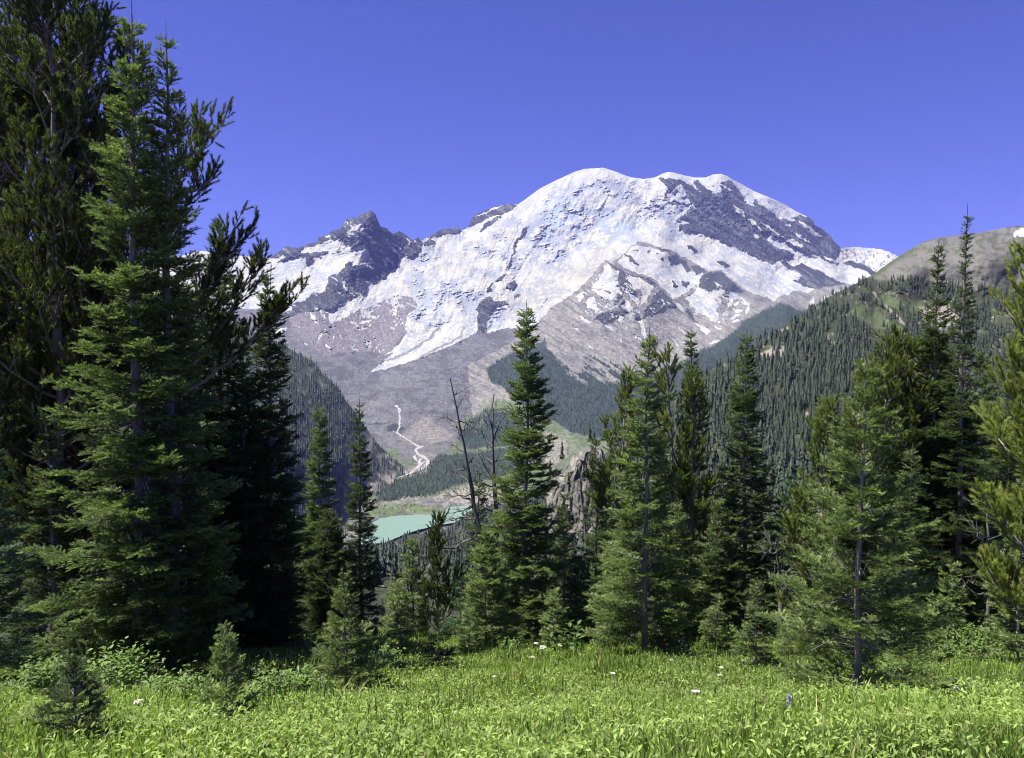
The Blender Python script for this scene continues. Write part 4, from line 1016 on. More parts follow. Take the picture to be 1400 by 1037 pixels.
def pine(name, loc, H, seed, label, stems, cat="pine tree", group=None, limb=1.6, nlimb=40, z0=0.15, up=0.5, tuft=0.22, nper=60, nl=0.06, nw=0.006, base=(.11, .145, .042), tip=(.31, .36, .09), step=0.16, custom=(), spread=1.0, prof_p=0.6, trunk_r=None):
    """whitebark pine: upswept limbs ending in tufts of long needles. stems: (x, y, height, lean_x, lean_y)"""
    rg = np.random.RandomState(seed)
    root = thing(name, loc, label, cat, group)
    wood = Wood(); S0, S1, TP = [], [], []
    tr = trunk_r or 0.009 * H

    def limb_path(p0, a, e0, e1, L, k=7):
        ss = np.linspace(0, 1, k); ee = e0 + (e1 - e0) * ss ** 0.8
        st = L / (k - 1)
        pts = [np.array(p0, float)]; aa = a
        for q_ in range(k - 1):
            aa += rg.normal(0, .10); ez = ee[q_] + rg.normal(0, .07)
            pts.append(pts[-1] + st * np.array([math.cos(ez) * math.cos(aa), math.cos(ez) * math.sin(aa), math.sin(ez)]))
        return np.array(pts)

    def clothe(P, L, r0, frac):
        wood.tube(P, np.linspace(r0, 0.006, len(P)), 5)
        cum = np.linspace(0, 1, len(P))
        n = max(3, int(L * (1 - frac) / step))
        for q_ in range(n):
            f = frac + (1 - frac) * (q_ + rg.uniform(0, 1)) / n
            b = np.array([np.interp(f, cum, P[:, d]) for d in range(3)])
            tdir = np.array([np.interp(min(f + .1, 1), cum, P[:, d]) - np.interp(max(f - .1, 0), cum, P[:, d]) for d in range(3)]); tdir /= np.linalg.norm(tdir) + 1e-9
            rv_ = rg.normal(0, 1, 3); rv_ -= tdir * rv_.dot(tdir); rv_ /= np.linalg.norm(rv_) + 1e-9
            d = tdir * 0.75 + rv_ * 0.75 + np.array([0, 0, 0.55]); d /= np.linalg.norm(d)
            ln = tuft * rg.uniform(0.9, 2.1) * (1.15 - 0.45 * f)
            e = b + d * ln
            wood.tubes(b[None], e[None], 0.005, 0.003)
            S0.append(e - d * min(ln, tuft * rg.uniform(0.8, 1.2))); S1.append(e); TP.append(rg.uniform(0.2, 1.0))
            if rg.uniform() < 0.6:
                m_ = b + d * ln * rg.uniform(0.3, 0.6); d2 = d + rg.normal(0, .5, 3) + np.array([0, 0, .3]); d2 /= np.linalg.norm(d2)
                S0.append(m_ + d2 * 0.05); S1.append(m_ + d2 * (0.05 + tuft * 0.85)); TP.append(rg.uniform(0.2, 1.0))
        if L > 0.8:      # side limbs
            for q_ in range(int(2 + 2 * L)):
                f = rg.uniform(0.25, 0.85); b = np.array([np.interp(f, cum, P[:, d]) for d in range(3)])
                dd = P[-1] - P[0]; aa = math.atan2(dd[1], dd[0]) + rg.choice([-1, 1]) * rg.uniform(0.4, 1.1)
                l2 = min(0.75, L * rg.uniform(0.3, 0.5)); clothe(limb_path(b, aa, rg.uniform(0.2, 0.7), 1.3, l2), l2, 0.012, 0.1)
        d = P[-1] - P[-2]; d /= np.linalg.norm(d); S0.append(P[-1] - d * 0.1); S1.append(P[-1] + d * tuft * 0.9); TP.append(0.9)
    for (sx_, sy_, h, lx, ly) in stems:
        zz = np.linspace(-0.3, h, 12); u = np.clip(zz / h, 0, 1)
        axis = np.stack([sx_ + lx * u + 0.02 * h * fbm(u * 3 + seed, u * 0 + sx_, 2, 3), sy_ + ly * u + 0.02 * h * fbm(u * 3 + seed, u * 0 + 5 + sx_, 2, 4), zz], 1)
        wood.tube(axis, tr * (0.05 + 0.95 * (1 - u)), 9, rg, 0.08)
        for q_ in range(nlimb):
            t = z0 + (1 - z0) * (q_ + rg.uniform(0, 1)) / nlimb
            if t > 0.985: continue
            a = rg.uniform(0, 6.283)
            L = limb * (min(1.0, 0.55 + 1.4 * (t - z0)) * (1 - t) ** prof_p + 0.12) * rg.uniform(0.6, 1.15)
            p0 = [np.interp(t * h, zz, axis[:, d]) for d in range(3)]
            e0 = 0.05 + up * 0.5 + 0.6 * t + rg.normal(0, .15)
            P = limb_path(p0, a, e0, min(1.35, e0 + 0.75), L)
            clothe(P, L, 0.007 + 0.012 * L, 0.30 if t < 0.7 else 0.1)
        clothe(np.stack([axis[-3], axis[-2], axis[-1]]), h * 0.18, 0.03, 0.0)
    for (p0, p1, bow, L0) in custom:      # single long limbs that show against the sky
        p0 = np.array(p0, float); p1 = np.array(p1, float); ss = np.linspace(0, 1, 9)[:, None]
        P = p0 + (p1 - p0) * ss; P[:, 2] -= bow * np.sin(ss[:, 0] * math.pi) * (1 - 0.3 * ss[:, 0]); P += 0.03 * rg.normal(0, 1, P.shape) * np.sin(ss * math.pi)
        clothe(P, np.linalg.norm(p1 - p0), 0.04, L0)
        for q_ in range(4):
            f = rg.uniform(0.4, 0.9); b = np.array([np.interp(f, ss[:, 0], P[:, d]) for d in range(3)])
            d = (p1 - p0) / np.linalg.norm(p1 - p0); aa = math.atan2(d[1], d[0]) + rg.normal(0, .9)
            l2 = np.linalg.norm(p1 - p0) * rg.uniform(0.16, 0.3)
            clothe(limb_path(b, aa, rg.uniform(0.3, 0.8), 1.3, l2), l2, 0.02, 0.1)
    S0 = np.array(S0); S1 = np.array(S1); TP = np.array(TP)
    L = np.linalg.norm(S1 - S0, axis=1)
    V, C = brush(S0, S1, nper / tuft, nl, nw, 0.75, rg, 0, 6.283, base, tip, TP * 0.8, rg.uniform(0.8, 1.2, len(S0)))
    mesh_np("crown", V, np.arange(len(V)).reshape(-1, 3), M_PINE, parent=root, col=C)
    wood.build("trunk", M_BARK, root)
    root["tris"] = len(V) // 3
    return root


def stand(px, Y, top):
    """base point and height of a tree seen at px with its tip at row top"""
    x = (px - 700) / F * Y
    z = float(gz(np.array([x]), np.array([Y]))[0])
    zt = float(pt(px, top, Y)[2])
    return (x, Y, z), zt - z


def F_(px, Y, top, hw, seed, label, **k):
    loc, H = stand(px, Y, top)
    lod = {}
    if Y > 16.5: lod = dict(ws=0.19, nb=8, ds=0.085, dens=95, nl=0.055, nw=0.019, sub=True, tw=0.34, p=0.68)
    elif Y > 11: lod = dict(ws=0.19, nb=8, ds=0.075, dens=130, nl=0.045, nw=0.014, tw=0.30)
    else: lod = dict(ws=0.14, nb=8, ds=0.055, dens=170, nl=0.034, nw=0.009, tw=0.22)
    lod.update(k)
    return fir(k.pop('name', 'fir_tree') if 'name' in k else 'fir_tree', loc, H, hw * Y / F, seed, label, **{q: w for q, w in lod.items() if q != 'name'})


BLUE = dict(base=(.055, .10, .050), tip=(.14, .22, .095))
LIT = dict(base=(.082, .120, .052), tip=(.31, .38, .135), tipk=0.75)  # brighter copy of the fir needles, sunlight put into the colour
DARKF = dict(base=(.056, .084, .041), tip=(.21, .262, .105), tipk=0.5)  # darker copy of the same needles, shade put into the colour

# --- left group
loc, H = stand(190, 12.0, 6)
fir("fir_tree", loc, H, 1.72, 11, "tall twin-topped fir with sunlit fans of branches and a visible grey trunk", ws=0.24, nb=9, ds=0.075, tw=0.34, dens=190, nl=0.042, nw=0.012, twin=(0.42, 0.25, H * 0.965, 0.72), p=0.92, dead=1.0, front=0.25, gaps=0.12, trunk_r=0.115, **dict(LIT, tipk=0.55))
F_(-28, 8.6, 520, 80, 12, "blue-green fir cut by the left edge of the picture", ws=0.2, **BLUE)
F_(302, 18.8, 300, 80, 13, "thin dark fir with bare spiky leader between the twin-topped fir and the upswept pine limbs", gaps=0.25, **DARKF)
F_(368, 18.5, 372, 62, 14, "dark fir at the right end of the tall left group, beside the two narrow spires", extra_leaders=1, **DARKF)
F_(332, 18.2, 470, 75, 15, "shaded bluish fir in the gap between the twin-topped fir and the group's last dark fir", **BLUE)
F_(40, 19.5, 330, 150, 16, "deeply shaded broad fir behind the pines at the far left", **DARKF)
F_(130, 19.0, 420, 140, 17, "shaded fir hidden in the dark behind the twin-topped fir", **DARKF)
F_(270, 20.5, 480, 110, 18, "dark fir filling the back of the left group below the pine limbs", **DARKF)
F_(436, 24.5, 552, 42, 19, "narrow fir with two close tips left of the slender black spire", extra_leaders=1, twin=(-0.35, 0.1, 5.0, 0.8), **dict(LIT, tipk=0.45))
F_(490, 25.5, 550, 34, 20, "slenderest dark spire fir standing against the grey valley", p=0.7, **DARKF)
F_(447, 23.5, 700, 60, 201, "low dark fir at the foot of the narrow two-tipped fir", **DARKF)
P0, Hp = stand(60, 15, -150)
pine("pine_tree", P0, Hp, 21, "great dark pine with upswept stems at the left edge, its top cut off", [(0, 0, Hp, 0.3, 0), (-0.9, 0.4, Hp * 0.95, -0.9, 0)], limb=3.0, nlimb=104, z0=0.03, nper=72, nl=0.075, nw=0.012, tuft=0.22, base=(.062, .082, .030), tip=(.16, .195, .055), step=0.10)
P0, Hp = stand(112, 16.2, -60)
pine("pine_tree", P0, Hp, 22, "tall dark pine rising just left of the twin-topped fir", [(0, 0, Hp, 0.25, 0), (0.5, 0.5, Hp * 0.9, 0.6, 0)], limb=2.4, nlimb=92, z0=0.04, nper=72, nl=0.075, nw=0.012, tuft=0.22, base=(.062, .082, .030), tip=(.16, .195, .055), step=0.10)
P0, Hp = stand(-40, 17.5, -110)
pine("pine_tree", P0, Hp, 24, "dark pine mostly outside the left edge, filling the corner with foliage", [(0, 0, Hp, 0.3, 0), (1.1, 0.3, Hp * 0.95, 0.7, 0)], limb=2.6, nlimb=90, z0=0.05, nper=72, nl=0.075, nw=0.012, tuft=0.22, base=(.062, .082, .030), tip=(.16, .195, .055), step=0.10)
P0, Hp = stand(232, 15.0, 135)
def rel_at(px, py, Y): return pt(px, py, Y) - np.array(P0)
pine("pine_tree", P0, Hp, 23, "dark pine behind the twin-topped fir, long limbs sweeping up to the right", [(0, 0, Hp, 0.2, 0)], limb=1.1, nlimb=20, z0=0.25, nper=72, nl=0.075, nw=0.012, tuft=0.21, base=(.062, .082, .030), tip=(.16, .195, .055), step=0.12,
     custom=[(rel_at(235, 330, 15), rel_at(292, 150, 14.8), 0.25, 0.15), (rel_at(238, 440, 15), rel_at(332, 288, 14.7), 0.35, 0.25), (rel_at(240, 470, 15), rel_at(300, 330, 15.2), 0.2, 0.3), (rel_at(240, 520, 15), rel_at(358, 340, 14.6), 0.4, 0.3), (rel_at(245, 540, 15), rel_at(402, 392, 14.5), 0.35, 0.35), (rel_at(240, 250, 15), rel_at(276, 178, 15), 0.15, 0.2)])

F_(62, 13.6, 566, 75, 202, "added dark fir filling the shade below the great pine, left of the twin-topped fir's lower boughs", **DARKF)  # extra fir added to fill the dark gap under the pine

# --- centre
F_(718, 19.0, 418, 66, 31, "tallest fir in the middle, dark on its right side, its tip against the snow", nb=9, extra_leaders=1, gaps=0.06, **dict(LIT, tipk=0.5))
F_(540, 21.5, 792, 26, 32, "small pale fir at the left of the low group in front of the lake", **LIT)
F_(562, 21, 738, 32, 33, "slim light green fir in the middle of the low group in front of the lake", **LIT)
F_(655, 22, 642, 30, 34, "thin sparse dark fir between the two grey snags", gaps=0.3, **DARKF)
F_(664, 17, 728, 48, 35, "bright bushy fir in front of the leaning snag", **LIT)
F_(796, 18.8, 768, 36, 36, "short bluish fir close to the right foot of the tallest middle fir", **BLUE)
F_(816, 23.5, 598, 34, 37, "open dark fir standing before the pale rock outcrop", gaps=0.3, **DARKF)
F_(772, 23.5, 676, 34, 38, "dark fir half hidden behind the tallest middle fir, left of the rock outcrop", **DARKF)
F_(598, 12.4, 852, 26, 39, "little dark sapling alone in the grass near the middle", name="fir_sapling", cat="sapling", **DARKF)
loc, H = stand(597, 20.5, 712)
pine("pine_tree", loc, H, 40, "small bottle-brush pine below the lake", [(0, 0, H, 0, 0)], limb=0.9, nlimb=44, z0=0.04, nper=46, nl=0.07, nw=0.018, tuft=0.2, up=0.9, step=0.09, base=(.06, .085, .03), tip=(.14, .17, .05))

# --- right of the middle
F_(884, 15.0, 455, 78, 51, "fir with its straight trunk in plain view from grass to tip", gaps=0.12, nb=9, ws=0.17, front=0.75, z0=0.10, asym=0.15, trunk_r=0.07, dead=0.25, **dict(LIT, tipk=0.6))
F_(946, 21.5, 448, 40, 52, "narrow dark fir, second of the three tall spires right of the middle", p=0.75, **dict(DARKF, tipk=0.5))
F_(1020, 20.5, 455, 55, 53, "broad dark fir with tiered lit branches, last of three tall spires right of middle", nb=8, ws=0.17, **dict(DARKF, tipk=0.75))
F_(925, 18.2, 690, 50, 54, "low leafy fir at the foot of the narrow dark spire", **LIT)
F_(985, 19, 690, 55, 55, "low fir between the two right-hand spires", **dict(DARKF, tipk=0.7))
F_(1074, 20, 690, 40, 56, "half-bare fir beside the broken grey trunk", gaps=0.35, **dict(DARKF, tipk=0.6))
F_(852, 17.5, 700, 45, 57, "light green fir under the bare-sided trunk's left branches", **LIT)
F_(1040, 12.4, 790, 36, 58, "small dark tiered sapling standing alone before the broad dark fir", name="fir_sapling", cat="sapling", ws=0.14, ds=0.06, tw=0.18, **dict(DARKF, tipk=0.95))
loc, H = stand(848, 19.5, 520)
pine("pine_tree", loc, H, 59, "yellow-green pine with upright tufts left of the bare-sided fir trunk", [(0, 0, H, 0, 0)], limb=1.35, nlimb=60, z0=0.10, nper=66, nl=0.07, nw=0.015, tuft=0.22, step=0.085)
loc, H = stand(914, 20.5, 482)
pine("pine_tree", loc, H, 60, "yellow-green pine between the bare-sided fir and the narrow dark spire", [(0, 0, H, 0, 0), (0.5, 0, H * 0.93, 0.3, 0)], limb=1.2, nlimb=50, z0=0.15, nper=66, nl=0.07, nw=0.015, tuft=0.22, step=0.085)

# --- right
loc, H = stand(1182, 7.5, 488)
fir("fir_tree", loc, H, 1.02, 61, "young open fir with wide-spaced whorls and a long bare leader", ws=0.22, nb=10, ds=0.05, tw=0.24, dens=200, nl=0.034, nw=0.008, p=0.85, gaps=0.2, front=0.35, e_top=0.9, e_bot=-0.05, trunk_r=0.042, base=(.085, .125, .045), tip=(.28, .35, .12), tipk=0.7, extra_leaders=0, dead=0.12, z0=0.07)
loc, H = stand(1130, 17, 556)
pine("pine_tree", loc, H, 62, "yellow-green pine behind the left side of the young open fir", [(0, 0, H, 0, 0)], limb=1.15, nlimb=64, z0=0.05, nper=66, nl=0.07, nw=0.014, tuft=0.2, step=0.085)
loc, H = stand(1222, 17.5, 470)
pine("pine_tree", loc, H, 63, "broad yellow-green pine right behind the young open fir's leader", [(0, 0, H, -0.2, 0), (0.7, 0.2, H * 0.97, 0.35, 0)], limb=2.1, nlimb=80, z0=0.05, nper=66, nl=0.07, nw=0.014, tuft=0.22, step=0.085)
F_(1316, 16.5, 288, 78, 64, "tallest fir on the right, its thin spire rising over the bare hill", thin=0.55, top_bare=0.2, nb=7, gaps=0.16, **dict(DARKF, tipk=0.6))
F_(1280, 17.2, 332, 82, 65, "second thin spire fir, just left of the tallest right one", thin=0.6, top_bare=0.15, gaps=0.2, **dict(DARKF, tipk=0.6))
F_(1250, 15.2, 610, 60, 66, "low spreading fir between the young open fir and the thin spires", **dict(LIT, tipk=0.5))
F_(1308, 13.2, 772, 45, 67, "small light fir in front of the two thin spires", **LIT)
F_(1372, 19, 560, 60, 68, "dark fir behind the pine boughs at the right edge", **DARKF)
loc, H = stand(1458, 9.0, 320)
pine("pine_tree", loc, H, 69, "bright yellow-green pine leaning in from the right edge with tufted boughs", [(0, 0, H, -0.1, 0)], limb=1.5, nlimb=64, z0=0.10, nper=140, nl=0.055, nw=0.006, tuft=0.16, step=0.075, base=(.15, .19, .05), tip=(.38, .42, .10), prof_p=0.4)
F_(1405, 12.5, 650, 55, 70, "light fir cut by the right edge below the bright pine", **LIT)

# --- young ones in the grass
F_(300, 4.9, 862, 50, 81, "light green knee-high sapling in front of the twin-topped fir", name="fir_sapling", cat="sapling", ws=0.065, ds=0.032, tw=0.09, dens=420, nl=0.017, nw=0.0045, nb=7, p=1.05, e_top=1.05, e_bot=0.30, gaps=0.14, trunk_r=0.009, **LIT)
F_(88, 3.7, 903, 50, 82, "small dark sapling in the bottom left corner", name="fir_sapling", cat="sapling", ws=0.07, ds=0.032, tw=0.09, dens=420, nl=0.017, nw=0.0045, nb=8, p=0.95, e_top=1.0, e_bot=0.15, gaps=0.05, trunk_r=0.008, **DARKF)
F_(468, 9.3, 784, 62, 83, "waist-high bright fir on the grass below the narrow spires", ws=0.12, ds=0.045, tw=0.16, dens=300, nl=0.025, nw=0.007, nb=7, p=1.1, e_top=1.0, e_bot=0.1, gaps=0.08, **LIT)

for (px_, Y_, top_, hw_, sd_, lb_) in [(640, 15.8, 832, 26, 90, "small young fir at the grass edge below the leaning snag"), (758, 16.8, 806, 30, 91, "small young fir just right of the tallest middle fir's foot"), (906, 16.2, 796, 34, 92, "small young fir right behind the straight fir trunk's foot"),
                                       (1100, 14.2, 800, 34, 93, "small young fir at the left edge of the open fir's lowest boughs"), (985, 16.4, 812, 30, 94, "small young fir left of the dark tiered sapling"), (545, 16.5, 836, 26, 95, "small young fir at the grass edge below the low lake group"), (1252, 12.8, 800, 40, 96, "small young fir just right of the open fir's lowest boughs")]:
    F_(px_, Y_, top_, hw_, sd_, lb_, name="fir_sapling", cat="sapling", **dict(LIT, ws=0.13, ds=0.06, tw=0.2, dens=180, nl=0.035, nw=0.011))
# --- dead trees
def snag(path, r0, branches, seed, label, name="snag"):
    rg = np.random.RandomState(seed); P = np.array(path)
    root = thing(name, tuple(P[0]), label, "dead tree")
    w = Wood(); Q = P - P[0]
    tt = np.linspace(0, len(Q) - 1, 14); ax = np.stack([np.interp(tt, np.arange(len(Q)), Q[:, d]) for d in range(3)], 1)
    ax[1:] += rg.normal(0, .012, ax[1:].shape)
    w.tube(ax, np.linspace(r0, 0.012, 14), 8, rg, 0.15); w.build("trunk", M_SNAG, root)
    extra = [(rg.uniform(.25, .95), rg.choice([-1, 1]) * rg.uniform(.15, .6), rg.uniform(-.3, .3), rg.uniform(-.05, .4), rg.uniform(.010, .018)) for _ in range(12)]
    for (f, dx, dy, dz, r) in list(branches) + extra:
        b = Wood(); p0 = np.array([np.interp(f * 13, np.arange(14), ax[:, d]) for d in range(3)])
        e = np.array([dx, dy, dz]); ss = np.linspace(0, 1, 6)[:, None]
        pth = p0 + e * ss + np.array([0, 0, 1.0]) * (-0.25 * np.linalg.norm(e) * np.sin(ss * math.pi) * 0.35); pth[1:] += rg.normal(0, .02, (5, 3))
        b.tube(pth, np.linspace(r * 1.3, 0.006, 6), 5)
        for q_ in range(rg.randint(3, 7)):
            k = rg.randint(1, 6); b.tubes(pth[k][None], (pth[k] + e * 0.25 + rg.normal(0, .16, 3))[None], 0.010, 0.004)
        b.build("branch", M_SNAG, root)
    return root


gA = lambda px, Y: np.array(stand(px, Y, 0)[0])
pA = [gA(672, 21), pt(662, 745, 21), pt(648, 690, 21), pt(640, 640, 21), pt(628, 575, 21), pt(615, 517, 21)]
snag(pA, 0.095, [(0.42, -0.7, .1, .42, .03), (0.46, -0.9, 0, -.05, .022), (0.40, -0.85, -.2, -.2, .02), (0.36, -1.1, .2, -.3, .025), (0.52, -0.5, .3, .35, .02), (0.33, -0.8, -.3, .15, .02), (0.30, 0.6, -.3, .15, .025), (0.62, .25, .1, .25, .018), (0.74, -.22, .1, .35, .025), (0.85, .1, 0, .25, .012), (0.27, -1.2, -.5, -.45, .03), (0.25, .7, -.2, .4, .02)], 301, "leaning grey snag with a long spike top and bare side branches")
pB = [gA(684, 22), pt(680, 740, 22), pt(678, 690, 22), pt(675, 620, 22), pt(673, 580, 22), pt(676, 538, 22)]
snag(pB, 0.09, [(0.50, -.45, 0, .75, .04), (0.56, -.50, .1, .55, .03), (0.64, -.38, .1, .6, .03), (0.70, .22, 0, .5, .025), (0.47, -.7, -.1, .4, .03), (0.80, -.18, 0, .45, .02), (0.40, .5, -.3, .15, .03), (0.36, -.5, -.3, .3, .03), (0.88, .1, 0, .2, .01)], 302, "upright grey snag with upturned broken limbs close to the tallest middle fir")
pC = [gA(1072, 19), pt(1069, 810, 19), pt(1064, 775, 19), pt(1061, 735, 19)]
snag(pC, 0.08, [(0.5, .5, -.2, .3, .02), (0.7, -.4, 0, .3, .02), (0.3, .5, .2, -.1, .02), (0.9, .3, 0, .35, .012)], 303, "short broken grey trunk right of the broad dark fir")
pD = [gA(806, 26), pt(802, 740, 26), pt(797, 690, 26), pt(792, 640, 26)]
snag(pD, 0.08, [(0.5, .6, 0, .8, .02), (0.6, -.6, 0, .6, .02), (0.75, .3, 0, .5, .015)], 304, "pale thin forked snag in front of the rock outcrop")
pE = [gA(1358, 15.5), pt(1356, 790, 15.5), pt(1352, 730, 15.5), pt(1350, 660, 15.5)]
snag(pE, 0.05, [(0.4, -.4, 0, .2, .015), (0.6, -.3, -.1, .25, .015), (0.5, .4, 0, .2, .015), (0.3, -.45, -.2, .3, .02), (0.75, .2, 0, .3, .01)], 305, "bleached dead stem in the shade right of the two thin spires")
# more firs down the slope behind the front rows, copies of those above
srcs = [bpy.data.objects[n] for n in ("fir_tree.009", "fir_tree.012", "fir_tree.017", "fir_tree.020", "fir_tree.021")]
rgf = np.random.RandomState(9)
for i_, (px_, Y_, top_) in enumerate([(520, 30, 815), (575, 33, 800), (628, 31, 770), (690, 32, 720), (745, 34, 740), (770, 40, 700), (835, 36, 690), (850, 30, 640), (900, 33, 620), (965, 31, 640), (990, 38, 620), (1055, 33, 700), (1095, 30, 650), (1090, 42, 700), (1160, 32, 640), (1185, 27, 560), (1235, 29, 590), (1295, 27, 520), (1345, 28, 470), (1385, 24, 500), (1330, 22, 640), (380, 30, 640), (420, 34, 700), (460, 32, 730)]):
    s_ = srcs[i_ % 5]; loc_, H_ = stand(px_, Y_, top_); h0 = max(v_[2] for v_ in s_.children[0].bound_box)
    k_ = H_ / h0; copy_thing(s_, loc_, rgf.uniform(0, 6.28), (k_ * 0.95, k_ * 0.95, k_), "dark fir on the slope behind the front row of trees", "firs on the slope behind the front row")
print("TREE TRIS", sum(o.get("tris", 0) for o in bpy.data.objects))
for o in bpy.data.objects:
    if "tris" in o: del o["tris"]
# ------------------------------------------------------------------ meadow plants, rock outcrop
M_GRASS = mat_leaf("meadow_leaf", trans=0.42, rough=0.5, tcol=(1.1, 1.15, 0.5))
M_PETAL = mat_leaf("petal", trans=0.2, tcol=(1, 1, 1))
rg = np.random.RandomState(77)


def spots(n, y0, y1, seed):
    r = np.random.RandomState(seed)
    y = y0 + (y1 - y0) * r.uniform(0, 1, n) ** 1.05
    x = (r.uniform(-330, 1730, n) - 700) / F * (y + 0.3)
    return x, y, r


N = 540000
x, y, r = spots(N, 2.0, 24.5, 1)
pxs = 700 + x / y * F
shade = (pxs < 470) & (y > 9.5)
patch = fbm(x / 1.3, y / 1.3, 3, 150)
kp = ~(shade & (r.uniform(size=N) < 0.8)) & (r.uniform(size=N) < 0.75 + 0.6 * patch)
x, y, patch = x[kp], y[kp], patch[kp]; N = len(x)
z = gz(x, y)
h = r.uniform(0.04, 0.125, N) * (1 + 0.5 * patch) * np.where((r.uniform(size=N) < 0.07) & (y > 4.5), 1.8, 1) * (1 + 0.5 * sstep(3, 6, y) * sstep(.15, .5, fbm(x / .55, y / .55, 2, 153))) * np.clip(0.7 + y / 22, 0.7, 1.35)
w = r.uniform(0.0020, 0.0048, N) * (1 + y / 7)
a = r.uniform(0, 6.283, N); ba = a + r.normal(0, 1.2, N); bend = h * np.abs(r.normal(0.25, .28, N))
sx_, sy_ = np.cos(a) * w, np.sin(a) * w; bx, by = np.cos(ba) * bend, np.sin(ba) * bend
b = np.stack([x, y, z - 0.01], 1)
V = np.stack([b + np.stack([-sx_, -sy_, 0 * x], 1), b + np.stack([sx_, sy_, 0 * x], 1),
              b + np.stack([bx * .35 - sx_ * .8, by * .35 - sy_ * .8, h * .6], 1), b + np.stack([bx * .35 + sx_ * .8, by * .35 + sy_ * .8, h * .6], 1),
              b + np.stack([bx, by, h * (1 - 0.25 * bend / (h + .01))], 1)], 1)
i0 = np.arange(N)[:, None] * 5
Fc = np.concatenate([i0 + np.array([[0, 1, 3]]), i0 + np.array([[0, 3, 2]]), i0 + np.array([[2, 3, 4]])], 0)
tone = r.uniform(0.7, 1.3, N)[:, None] * (1 + 0.45 * fbm(x / 1.8, y / 1.8, 4, 151))[:, None]
gb = np.array([.12, .20, .042]); gt = np.array([.285, .41, .09])
hue = np.clip(r.uniform(0, 1, N) + 0.7 * fbm(x / 2.4, y / 2.4, 3, 155), 0, 1)[:, None]
c = (gb * (1 - hue) + gt * hue) * tone
straw = r.uniform(size=N) < 0.07; c[straw] = np.array([.38, .35, .16]) * tone[straw]
cc = np.repeat(c[:, None], 5, 1) * np.array([0.75, .75, .95, .95, 1.15])[None, :, None]
tag(mesh_np("meadow_grass", V, Fc, M_GRASS, col=cc.reshape(-1, 3)), "bright green grass blades covering the sloping meadow", "grass", kind="stuff")

N = 520000
x, y, r = spots(N, 2.0, 24, 2)
pxs = 700 + x / y * F
patch = fbm(x / 0.8, y / 0.8, 3, 152)
kp = ~((pxs < 470) & (y > 10) & (r.uniform(size=N) < 0.85)) & (r.uniform(size=N) < 0.6 + 0.9 * patch)
x, y, patch = x[kp], y[kp], patch[kp]; N = len(x)
ln = r.uniform(0.014, 0.042, N) * (1 + 0.05 * y); wd = ln * r.uniform(0.22, 0.42, N)
zz = gz(x, y) + np.abs(r.normal(0.06, .05, N)) * (1 + 0.6 * patch)
a = r.uniform(0, 6.283, N); el = r.normal(0.55, .45, N)
d = np.stack([np.cos(a) * np.cos(el), np.sin(a) * np.cos(el), np.sin(el)], 1); s = np.stack([-np.sin(a), np.cos(a), r.normal(0, .35, N)], 1)
p = np.stack([x, y, zz], 1); up_ = np.cross(d, s)
V = np.stack([p, p + d * (ln * .5)[:, None] + s * (wd * .5)[:, None] + up_ * (wd * .15)[:, None], p + d * ln[:, None] - np.array([0, 0, 1.0]) * (ln * .12)[:, None], p + d * (ln * .5)[:, None] - s * (wd * .5)[:, None] + up_ * (wd * .15)[:, None]], 1)
i0 = np.arange(N)[:, None] * 4
Fc = np.concatenate([i0 + np.array([[0, 1, 2]]), i0 + np.array([[0, 2, 3]])], 0)
c = (1 + 0.35 * fbm(x / 1.5, y / 1.5, 3, 156))[:, None] * (np.array([.13, .20, .045]) + r.uniform(0, 1, (N, 1)) * np.array([.20, .23, .07])) * r.uniform(0.7, 1.3, (N, 1))
tag(mesh_np("meadow_leaves", V, Fc, M_GRASS, col=np.repeat(c, 4, 0)), "small bright leaves of low meadow plants among the grass", "ground cover", kind="stuff")


def leaves_mesh(name, p, d, ln, wd, col, mat, parent, r, droop=0.2, seg=1):
    """pointed leaves, two or six triangles each"""
    n = len(p); d = d / np.linalg.norm(d, axis=1)[:, None]
    s = np.cross(d, [0, 0, 1.0]) + r.normal(0, .2, (n, 3)); s /= np.linalg.norm(s, axis=1)[:, None]
    ts = np.array([0, .18, .45, .75, 1.0]); ws_ = np.array([.1, .75, 1.0, .6, 0.02])
    V = []
    for t, w_ in zip(ts, ws_):
        m = p + d * (ln * t)[:, None] - np.array([0, 0, 1.0]) * (ln * droop * t * t)[:, None]
        V += [m - s * (wd * .5 * w_)[:, None] + np.array([0, 0, .12]) * (wd * w_)[:, None], m - np.array([0, 0, .05]) * (wd * w_)[:, None], m + s * (wd * .5 * w_)[:, None] + np.array([0, 0, .12]) * (wd * w_)[:, None]]
    V = np.stack(V, 1); k = 15
    fq = []
    for i in range(4):
        for j in range(2):
            fq.append([3 * i + j, 3 * i + j + 1, 3 * i + j + 4, 3 * i + j + 3])
    Fq = (np.arange(n)[:, None, None] * k + np.array(fq)[None]).reshape(-1, 4)
    return mesh_np(name, V, Fq, mat, parent=parent, col=np.repeat(col, k, 0), smooth=True)


